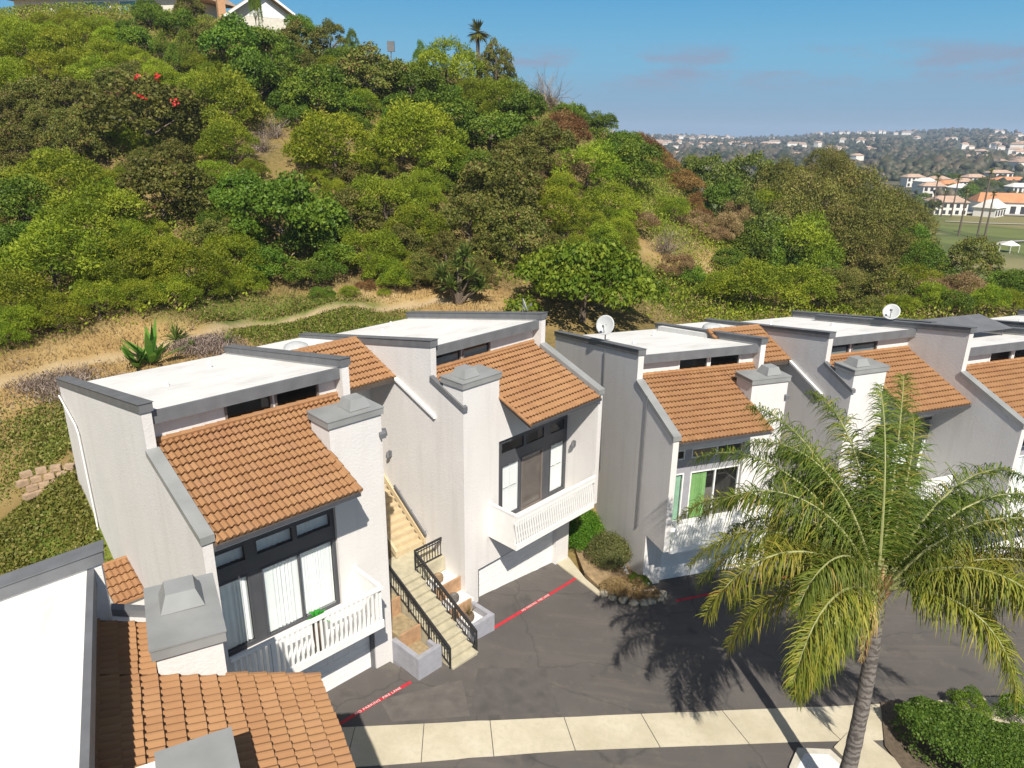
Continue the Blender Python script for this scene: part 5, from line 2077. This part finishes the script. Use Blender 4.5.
# ------------------------------------------------------------------ hilltop houses and crest things
CREAM = simple('cream_siding', (.6, .56, .48), .8)
SHING = simple('tan_shingles', (.42, .28, .15), .9, var=.2, scale=3, bumpy=.4, bscale=8)
SHINGR = simple('brown_shingles', (.33, .24, .17), .9, var=.2, scale=3)
GREYSID = simple('grey_siding', (.33, .32, .33), .8)


def at(px, py, y):
    r = ray(px, py)
    return CAM + r * y / r[1]


p = at(264, 21, 106)
E_ = empty('hilltop_house', (p[0], p[1], p[2]), D2(32), 'white gabled house with tan roof peeping over the hill crest', 'house', 'houses on the hill crest')
m = MB()
m.box(-4.4, 4.4, 0, 13, -6, .4)
m.face([(-4.4, 0, .4), (4.4, 0, .4), (0, 0, 3.3)])
m.face([(-4.4, 13, .4), (4.4, 13, .4), (0, 13, 3.3)])
m.build('wall', CREAM, E_)
m = MB()
for s in (-1, 1):
    m.hexa([(0, -.9, 3.4), (s * 5.2, -.9, -.05), (s * 5.2, 13.6, -.05), (0, 13.6, 3.4)], [(0, -.9, 3.65), (s * 5.2, -.9, .2), (s * 5.2, 13.6, .2), (0, 13.6, 3.65)])
ro = m.build('roof', SHING, E_)
m = MB()
for s in (-1, 1):
    m.hexa([(0, -.98, 3.36), (s * 5.24, -.98, -.1), (s * 5.24, -.91, -.1), (0, -.91, 3.36)], [(0, -.98, 3.68), (s * 5.24, -.98, .22), (s * 5.24, -.91, .22), (0, -.91, 3.68)])
m.build('bargeboard', WHITE, ro)
m = MB()
m.box(-4.2, -3.2, 7, 8, .5, 3.6)
m.box(-4.3, -3.1, 6.9, 8.1, 3.601, 3.8)
m.build('chimney', TERRA, E_)
m = MB()
m.face([(-2.2, -.02, .45), (3.8, -.02, .45), (.2, -.02, 2.6)])
m.build('gable_panel', WHITE, E_)
p = at(120, 18, 112)
E_ = empty('hilltop_house', (p[0], p[1], p[2]), D2(-12), 'long low house with picture windows at the upper left corner', 'house', 'houses on the hill crest')
m = MB()
m.box(-17, 9, 0, 10, -4, 2.7)
m.build('wall', CREAM, E_)
m = MB()
m.hexa([(-18, -1, 2.6), (12, -1, 2.6), (12, 11, 2.6), (-18, 11, 2.6)], [(-13, 4.5, 6.2), (8, 4.5, 6.2), (8, 5.5, 6.2), (-13, 5.5, 6.2)])
m.build('roof', SHINGR, E_)
for u0, u1 in ((-10.5, -6.4), (-5.4, -1.2), (.2, 5.6)):
    m = MB()
    frame_rect(m, u0, u1, .2, 2.2, -.06, .02, .15)
    m.box((u0 + u1) / 2 - .07, (u0 + u1) / 2 + .07, -.05, .01, .35, 2.05)
    wo = m.build('window', WHITE, E_)
    m = MB()
    m.box(u0 + .1, u1 - .1, -.02, -.005, .3, 2.1)
    m.build('pane', simple('blue_pane', (.1, .25, .32), .1), wo) if 'blue_pane' not in bpy.data.materials else m.build('pane', bpy.data.materials['blue_pane'], wo)


def fan_palm(x, y, z, h, r, label, cat='palm', group=None, n=34, lean=(0, 0), wd=.25):
    E_ = empty('fan_palm', (x, y, z), 0, label, cat, group)
    m = MB()
    m.tube([(0, 0, -.5), (lean[0] * .5, lean[1] * .5, h * .5), (lean[0], lean[1], h)], [wd, wd * .8, wd * .7], 8)
    m.build('trunk', BARK, E_)
    g = random.Random(int(x * 10))
    m = MB()
    for k in range(n):
        an = g.uniform(0, 2 * PI); el = g.uniform(-.9, 1.3); l = r * g.uniform(.8, 1.1)
        d = Vector((math.cos(an) * math.cos(el), math.sin(an) * math.cos(el), math.sin(el)))
        sd = d.cross(Vector((0, 0, 1))).normalized() * r * .22
        p0 = Vector((lean[0], lean[1], h))
        p1 = p0 + d * l * .6
        for j in range(-2, 3):
            m.face([tuple(p0), tuple(p1 + sd * (j - .45) * .5), tuple(p0 + d * l + sd * j * .75 + Vector((0, 0, -.12 * r))), tuple(p1 + sd * (j + .45) * .5)])
    m.build('crown', SPEC['O'][0], E_, recalc=False)


p = at(478, 60, 97)
fan_palm(p[0], p[1], tz1(p[0], p[1]), at(478, 32, 97)[2] - tz1(p[0], p[1]), 1.7, 'fan palm standing alone on the hill crest against the sky', wd=.3)
p = at(496, 66, 96)
E_ = empty('tree', (p[0], p[1], tz1(p[0], p[1]) - .2), .3, 'tall brown-green ragged tree beside the crest palm', 'tree')
zz = p[2] - E_.location[2]
link('crown', CR['clump'][1], SPEC['O'][0], E_, (0, 0, 0), 0, (2.7, 2.7, max(2.2, (zz + 3.0) / 1.25)))
link('trunk', TRK[0], BARK, E_, (0, 0, 0), 0, (3, 3, max(2, zz + 2)))
p = at(255, 12, 99)
E_ = empty('tree', (p[0], p[1], tz1(p[0], p[1])), .3, 'slim ivy covered tree in front of the white gable', 'tree')
link('crown', CR['cone'][0], SPEC['D'][0], E_, (0, 0, 0), 0, (1.5, 1.5, 5.2))
link('trunk', TRK[1], BARK, E_, (0, 0, 0), 0, (1, 1, 6))
p = at(391, 50, 100)
zt_ = tz1(p[0], p[1])
E_ = empty('utility_post', (p[0], p[1], zt_), 0, 'thin post with a small box on the hill crest', 'post')
m = MB(); m.tube([(0, 0, -.3), (0, 0, p[2] - zt_)], .06, 6); m.build('pole', GREYTRIM, E_)
m = MB(); m.box(-.45, .45, -.2, .2, p[2] - zt_ - .2, p[2] - zt_ + 1.0); m.build('box', GREYTRIM, E_)
for i, (px, py, r_, s) in enumerate(((420, 62, 13, 'D'), (352, 50, 13, 'D'), (300, 30, 16, 'D'), (330, 36, 15, 'O'), (190, 8, 13, 'O'), (150, 12, 12, 'D'))):
    p = at(px, py, 99)
    z = tz1(p[0], p[1])
    R_ = r_ * 99 / FPX * 1.1
    o = empty('tree', (p[0], p[1], z), i, '%s tree on the very skyline, %s of six from left' % (SPEC[s][2], ORD[[5, 4, 2, 3, 0, 1][i]]), 'tree', 'skyline trees')
    link('crown', CR['cone' if i in (0, 1) else 'dense'][i % 2], SPEC[s][0], o, (0, 0, max(0, p[2] - z - R_ * .7)), 0, (R_, R_, R_ * 1.2))
    link('trunk', TRK[i % 3], BARK, o, (0, 0, 0), 0, (R_, R_, max(1, p[2] - z)))

# ------------------------------------------------------------------ valley: golf buildings, palms, town, far hills
OR = simple('orange_tile_roof', (.5, .22, .1), .85, var=.15, scale=.3)
OR2 = simple('pale_tile_roof', (.42, .29, .21), .85, var=.15, scale=.3)
FWM = simple('pale_render', (.68, .65, .6), .85, var=.06, scale=.2)
DW = simple('dark_opening', (.04, .04, .045), .4)


def far_building(name, px, py, y, rot, wd, dp, hh, rh, label, group, roofm=OR, wallm=FWM, hip=.25, nwin=5, storeys=2):
    """px, py: foot of the building"""
    p = at(px, py, y)
    z = tz1(p[0], p[1])
    if name == 'village_house':
        wd, dp, rh = wd * .62, dp * .62, rh * .7
    E_ = empty(name, (p[0], p[1], z), rot, label, 'building', group)
    m = MB()
    m.box(-wd / 2, wd / 2, -dp / 2, dp / 2, -3, hh)
    m.build('wall', wallm, E_)
    m = MB()
    e = .7
    m.hexa([(-wd / 2 - e, -dp / 2 - e, hh - .05), (wd / 2 + e, -dp / 2 - e, hh - .05), (wd / 2 + e, dp / 2 + e, hh - .05), (-wd / 2 - e, dp / 2 + e, hh - .05)],
           [(-wd / 2 + wd * hip, -.2, hh + rh), (wd / 2 - wd * hip, -.2, hh + rh), (wd / 2 - wd * hip, .2, hh + rh), (-wd / 2 + wd * hip, .2, hh + rh)])
    m.build('roof', roofm, E_)
    for s in range(storeys):
        for k in range(nwin):
            u = -wd / 2 + (k + .5) * wd / nwin
            m = MB()
            m.box(u - wd / nwin * .27, u + wd / nwin * .27, -dp / 2 - .08, -dp / 2 + .02, .4 + s * hh / storeys, .4 + s * hh / storeys + hh / storeys * .6)
            m.build('window', DW, E_)
    return E_


gb_ = 'buildings beside the golf course'
far_building('clubhouse', 1003, 206, 318, D2(-14), 23, 12, 5, 3.4, 'white clubhouse with bright orange tiled roof beside the golf course', gb_, OR, hip=.08, nwin=6, storeys=1)
far_building('clubhouse', 990, 209, 306, D2(40), 12, 8, 3.6, 3, 'white gabled wing in front of the orange roofed clubhouse', gb_, FWM, FWM, hip=.02, nwin=4, storeys=1)
far_building('clubhouse', 945, 210, 312, D2(-6), 13, 10, 5.2, 2.2, 'building with orange roof and dark arches left of the tall palms', gb_, OR2, hip=.2, nwin=5, storeys=2)
for i, (px, py, y, wd, c) in enumerate(((932, 190, 400, 18, OR2), (946, 184, 420, 20, OR), (958, 192, 390, 14, FWM), (938, 176, 460, 22, OR2), (962, 180, 440, 18, OR2), (925, 180, 440, 16, FWM), (1010, 176, 470, 40, OR), (1000, 168, 520, 26, OR2), (975, 172, 480, 20, OR2), (914, 172, 480, 18, OR2), (1018, 190, 400, 16, FWM))):
    far_building('village_house', px, py, y, D2(-10 + (i * 37) % 40), wd, 12, 6 if i != 6 else 5, 2.6, 'village building in the valley, %s, %s from left' % ('orange tiled roof' if c is OR else 'pale tiled roof' if c is OR2 else 'flat white roof', ORD[[2, 4, 5, 3, 6, 1, 9, 8, 7, 0, 10][i]]), 'village buildings beyond the golf course', c, hip=.2, nwin=4)
TENT = simple('white_canvas', (.8, .8, .78), .7, var=.04)
p = at(1012, 238, 205)
z = tz1(p[0], p[1])
E_ = empty('marquee', (p[0], p[1], z), .3, 'small white peaked tent on the fairway', 'tent')
m = MB()
m.hexa([(-1.7, -1.7, 2.0), (1.7, -1.7, 2.0), (1.7, 1.7, 2.0), (-1.7, 1.7, 2.0)], [(-.1, -.1, 3.2), (.1, -.1, 3.2), (.1, .1, 3.2), (-.1, .1, 3.2)])
m.build('canopy', TENT, E_)
for sx_ in (-1.6, 1.6):
    for sy_ in (-1.6, 1.6):
        m = MB(); m.tube([(sx_, sy_, -.2), (sx_, sy_, 2.02)], .07, 6); m.build('pole', WHITE, E_)
for i, (px, pyb, pyt, y) in enumerate(((979, 228, 172, 235), (987, 226, 194, 240), (961, 223, 192, 240), (933, 205, 178, 300), (953, 207, 178, 300), (943, 206, 190, 300))):
    p = at(px, pyb, y)
    z = tz1(p[0], p[1])
    pt = at(px + (pyb - pyt) * .22, pyt, y)
    fan_palm(p[0], p[1], z, pt[2] - z, 1.5 if i < 3 else 1.9, 'slim tall dark palm by the golf course, %s from the right' % ORD[[1, 0, 2, 5, 3, 4][i]], 'palm', 'slim palms by the golf course', 18, wd=.33)
for i, (px, py, y, r_, s) in enumerate(((922, 200, 330, 4.5, 'P'), (931, 214, 300, 4, 'P'), (949, 190, 400, 5, 'P'), (970, 200, 350, 6, 'D'), (976, 190, 400, 6, 'P'), (986, 178, 440, 5.5, 'O'), (999, 180, 420, 5, 'P'), (1018, 204, 330, 4.5, 'D'), (955, 172, 470, 5.5, 'D'), (938, 168, 480, 5, 'P'))):
    p = at(px, py, y)
    o = empty('tree', (p[0], p[1], tz1(p[0], p[1])), i, 'dark tree among the village buildings, %s from left' % ORD[[0, 1, 3, 5, 6, 7, 8, 9, 4, 2][i]], 'tree', 'trees among the village buildings')
    link('crown', CR['dense'][i % 4], SPEC[s][0], o, (0, 0, 1), 0, (r_, r_, r_ * 1.15))
    link('trunk', TRK[i % 3], BARK, o, (0, 0, 0), 0, (r_, r_, r_ * 1.2))
# pale car park and paths beside the course
PAVE = simple('pale_pavement', (.36, .34, .3), .9)


def ground_strip(name, pix, wd, mat):
    pts = [at(px, py, 1.0) for px, py in pix]
    P_ = []
    for px, py in pix:
        h_ = hit(px, py, 140, 1500)
        P_.append((h_[0], h_[1]))
    V, Q = [], []
    dense = []
    for (ax, ay), (bx, by) in zip(P_, P_[1:]):
        for k in range(12):
            dense.append((ax + (bx - ax) * k / 12, ay + (by - ay) * k / 12))
    dense.append(P_[-1])
    for i, (x, y) in enumerate(dense):
        a_, b_ = dense[max(i - 1, 0)], dense[min(i + 1, len(dense) - 1)]
        d_ = Vector((b_[0] - a_[0], b_[1] - a_[1])).normalized()
        for s in (-1, 1):
            xx, yy_ = x - d_.y * s * wd / 2, y + d_.x * s * wd / 2
            V.append((xx, yy_, tz1(xx, yy_) + .35))
    for i in range(len(dense) - 1):
        Q.append([2 * i, 2 * i + 1, 2 * i + 3, 2 * i + 2])
    me = np_mesh(name, np.array(V), np.array(Q))
    me.materials.append(mat)
    struct(link(name, me))


ground_strip('pavement', [(952, 213), (1060, 216)], 16, PAVE)
ground_strip('path', [(945, 222), (985, 224), (1060, 226)], 2, PAVE)
ground_strip('path', [(985, 248), (1005, 243), (1060, 240)], 1.8, PAVE)

# far town: small houses among trees on the distant slopes
hm = []
for k in range(3):
    m = MB()
    wd, dp, hh = (14, 10, 6.5), (20, 11, 7), (11, 9, 8.5)
    wd, dp, hh = (wd, dp, hh)[k] if False else ((14, 10, 6.5), (22, 11, 7), (11, 9, 8.5))[k]
    m.box(-wd / 2, wd / 2, -dp / 2, dp / 2, -4, hh)
    n0 = len(m.f)
    m.hexa([(-wd / 2 - .6, -dp / 2 - .6, hh), (wd / 2 + .6, -dp / 2 - .6, hh), (wd / 2 + .6, dp / 2 + .6, hh), (-wd / 2 - .6, dp / 2 + .6, hh)],
           [(-wd / 2 + 2.5, -.2, hh + 2.4), (wd / 2 - 2.5, -.2, hh + 2.4), (wd / 2 - 2.5, .2, hh + 2.4), (-wd / 2 + 2.5, .2, hh + 2.4)])
    o = m.build('distant_house', [FWM, OR2 if k != 1 else simple('brown_far_roof', (.32, .22, .16), .9)])
    for i, pl in enumerate(o.data.polygons):
        pl.material_index = 0 if i < n0 else 1
    hm.append(o.data)
    bpy.data.objects.remove(o)
g = np.random.default_rng(77)
nh = 0
clusters = [(g.uniform(.12, .8), g.uniform(800, 2750)) for _ in range(46)]
for a_, r_ in clusters:
    for k in range(int(g.integers(4, 9))):
        if nh >= 270:
            break
        aa_ = a_ + g.normal() * .028
        rr_ = r_ + g.normal() * 55
        y = rr_ / math.hypot(1, aa_); x = aa_ * y
        s = g.uniform(.6, 1.05)
        o = link('distant_house', hm[int(g.integers(0, 3))], None, None, (x, y, tz1(x, y)), g.uniform(-.6, .6), (s, s, s))
        tag(o, 'tiny pale house with a low tiled roof among trees on the distant hills', 'house', 'houses on the distant hills')
        nh += 1


def far_trees(n, amin, amax, rmin, rmax, smin, smax, seed, mat):
    g = np.random.default_rng(seed)
    a_ = g.uniform(amin, amax, n); r_ = rmin * (rmax / rmin) ** g.random(n)
    cl = np.sin(a_ * 30 + r_ * .004) + np.sin(r_ * .013 + a_ * 11) + g.normal(size=n) * .7
    k = cl > -.1
    a_, r_ = a_[k], r_[k]
    y = r_ / np.hypot(1, a_); x = a_ * y
    z = terrain(x, y)
    n = len(x)
    bmx = bmesh.new(); bmesh.ops.create_icosphere(bmx, subdivisions=1, radius=1)
    bv = np.array([v.co[:] for v in bmx.verts]); bf = np.array([[v.index for v in f.verts] for f in bmx.faces]); bmx.free()
    s = g.uniform(smin, smax, (n, 1, 1)); 
    jit = 1 + .25 * g.normal(size=(n, len(bv), 1))
    V = bv[None] * jit * s * np.array([1, 1, 1.0]) * (1 + g.uniform(-.2, .5, (n, 1, 3)) * (1, 1, 1)) + np.stack([x, y, z + s[:, 0, 0] * .8], 1)[:, None, :]
    F_ = bf[None] + (np.arange(n) * len(bv))[:, None, None]
    me = np_mesh('far_trees', V.reshape(-1, 3), F_.reshape(-1, 3), np.repeat(g.random(n), len(bf)))
    o = link('far_trees', me, mat)
    o['kind'] = 'stuff'


FT = leaf_mat('far_foliage', (.025, .034, .016), (.05, .056, .028), (.115, .095, .06), .0, .0)
far_trees(9000, .1, .95, 700, 2900, 2.5, 5.5, 5, FT)
far_trees(1500, .42, .95, 440, 760, 1.6, 3.2, 6, FT)

# ------------------------------------------------------------------ air
HAZE = True
if HAZE:
    m = MB()
    m.box(-2900, 3900, -300, 5600, -95, 95)
    hz = m.build('haze', [])
    hm_ = bpy.data.materials.new('haze')
    hm_.use_nodes = True
    nt = hm_.node_tree
    nt.nodes.remove(nt.nodes['Principled BSDF'])
    pv = N(nt, 'ShaderNodeVolumePrincipled')
    pv.inputs['Color'].default_value = (.6, .76, 1.0, 1)
    pv.inputs['Density'].default_value = .00019
    nt.links.new(pv.outputs[0], nt.nodes['Material Output'].inputs['Volume'])
    hz.data.materials.clear(); hz.data.materials.append(hm_)
    hz['kind'] = 'stuff'

# ------------------------------------------------------------------ sky and sun
SAZ, SEL = D2(-81), D2(47)
w = bpy.data.worlds.new('World')
S.world = w
w.use_nodes = True
nt = w.node_tree
bg = nt.nodes['Background']
sky = N(nt, 'ShaderNodeTexSky', sky_type='NISHITA')
sky.sun_disc = False
sky.sun_elevation = SEL
sky.sun_rotation = PI / 2 - SAZ
sky.air_density = 1.0
sky.dust_density = .2
sky.ozone_density = 1.5
tc = N(nt, 'ShaderNodeTexCoord')
sx = N(nt, 'ShaderNodeSeparateXYZ')
nt.links.new(tc.outputs['Generated'], sx.inputs[0])
mp = N(nt, 'ShaderNodeMapping')
mp.inputs['Scale'].default_value = (3.6, 3.6, 17)
nt.links.new(tc.outputs['Generated'], mp.inputs['Vector'])
cn = noise(nt, mp.outputs[0], 1.9, 6, .6)
cl = ramp(nt, cn, [(.47, (0, 0, 0)), (.6, (1, 1, 1))])
band = ramp(nt, sx.outputs[2], [(.045, (0, 0, 0)), (.066, (1, 1, 1)), (.09, (1, 1, 1)), (.108, (0, 0, 0))])
mul = N(nt, 'ShaderNodeMath', operation='MULTIPLY')
nt.links.new(cl, mul.inputs[0]); nt.links.new(band, mul.inputs[1])
mul2 = N(nt, 'ShaderNodeMath', operation='MULTIPLY')
nt.links.new(mul.outputs[0], mul2.inputs[0]); mul2.inputs[1].default_value = .75
hs = N(nt, 'ShaderNodeHueSaturation')
hs.inputs['Saturation'].default_value = .7
hs.inputs['Value'].default_value = .8
nt.links.new(sky.outputs[0], hs.inputs['Color'])
def zramp(a_, b_):
    m_ = N(nt, 'ShaderNodeMapRange', interpolation_type='SMOOTHSTEP')
    m_.inputs['From Min'].default_value = a_
    m_.inputs['From Max'].default_value = b_
    nt.links.new(sx.outputs[2], m_.inputs['Value'])
    return m_.outputs[0]


low_ = mixc(nt, zramp(0, .1), (1.95, 2.9, 3.95), (1.5, 3.7, 5.4))
low_ = mixc(nt, zramp(.07, .2), low_, (.6, 2.8, 5.2))
skh = mixc(nt, zramp(.17, .36), low_, hs.outputs[0])
skc = mixc(nt, mul2.outputs[0], skh, (2.3, 2.65, 3.65))
nt.links.new(skc, bg.inputs[0])
bg.inputs[1].default_value = .09
sd_ = bpy.data.lights.new('sun', 'SUN')
sd_.energy = 5.0
sd_.angle = D2(.5)
sd_.color = (1, .935, .835)
so = bpy.data.objects.new('sun', sd_)
COL.objects.link(so)
dirv = Vector((math.cos(SAZ) * math.cos(SEL), math.sin(SAZ) * math.cos(SEL), math.sin(SEL)))
so.rotation_euler = dirv.to_track_quat('Z', 'Y').to_euler()
so.location = (0, -20, 60)
S.view_settings.view_transform = 'Standard'
S.view_settings.look = 'None'
S.view_settings.gamma = 1
S.view_settings.exposure = .5
S.render.engine = 'CYCLES'
S.cycles.max_bounces = 6
S.cycles.transparent_max_bounces = 12
S.cycles.use_denoising = True
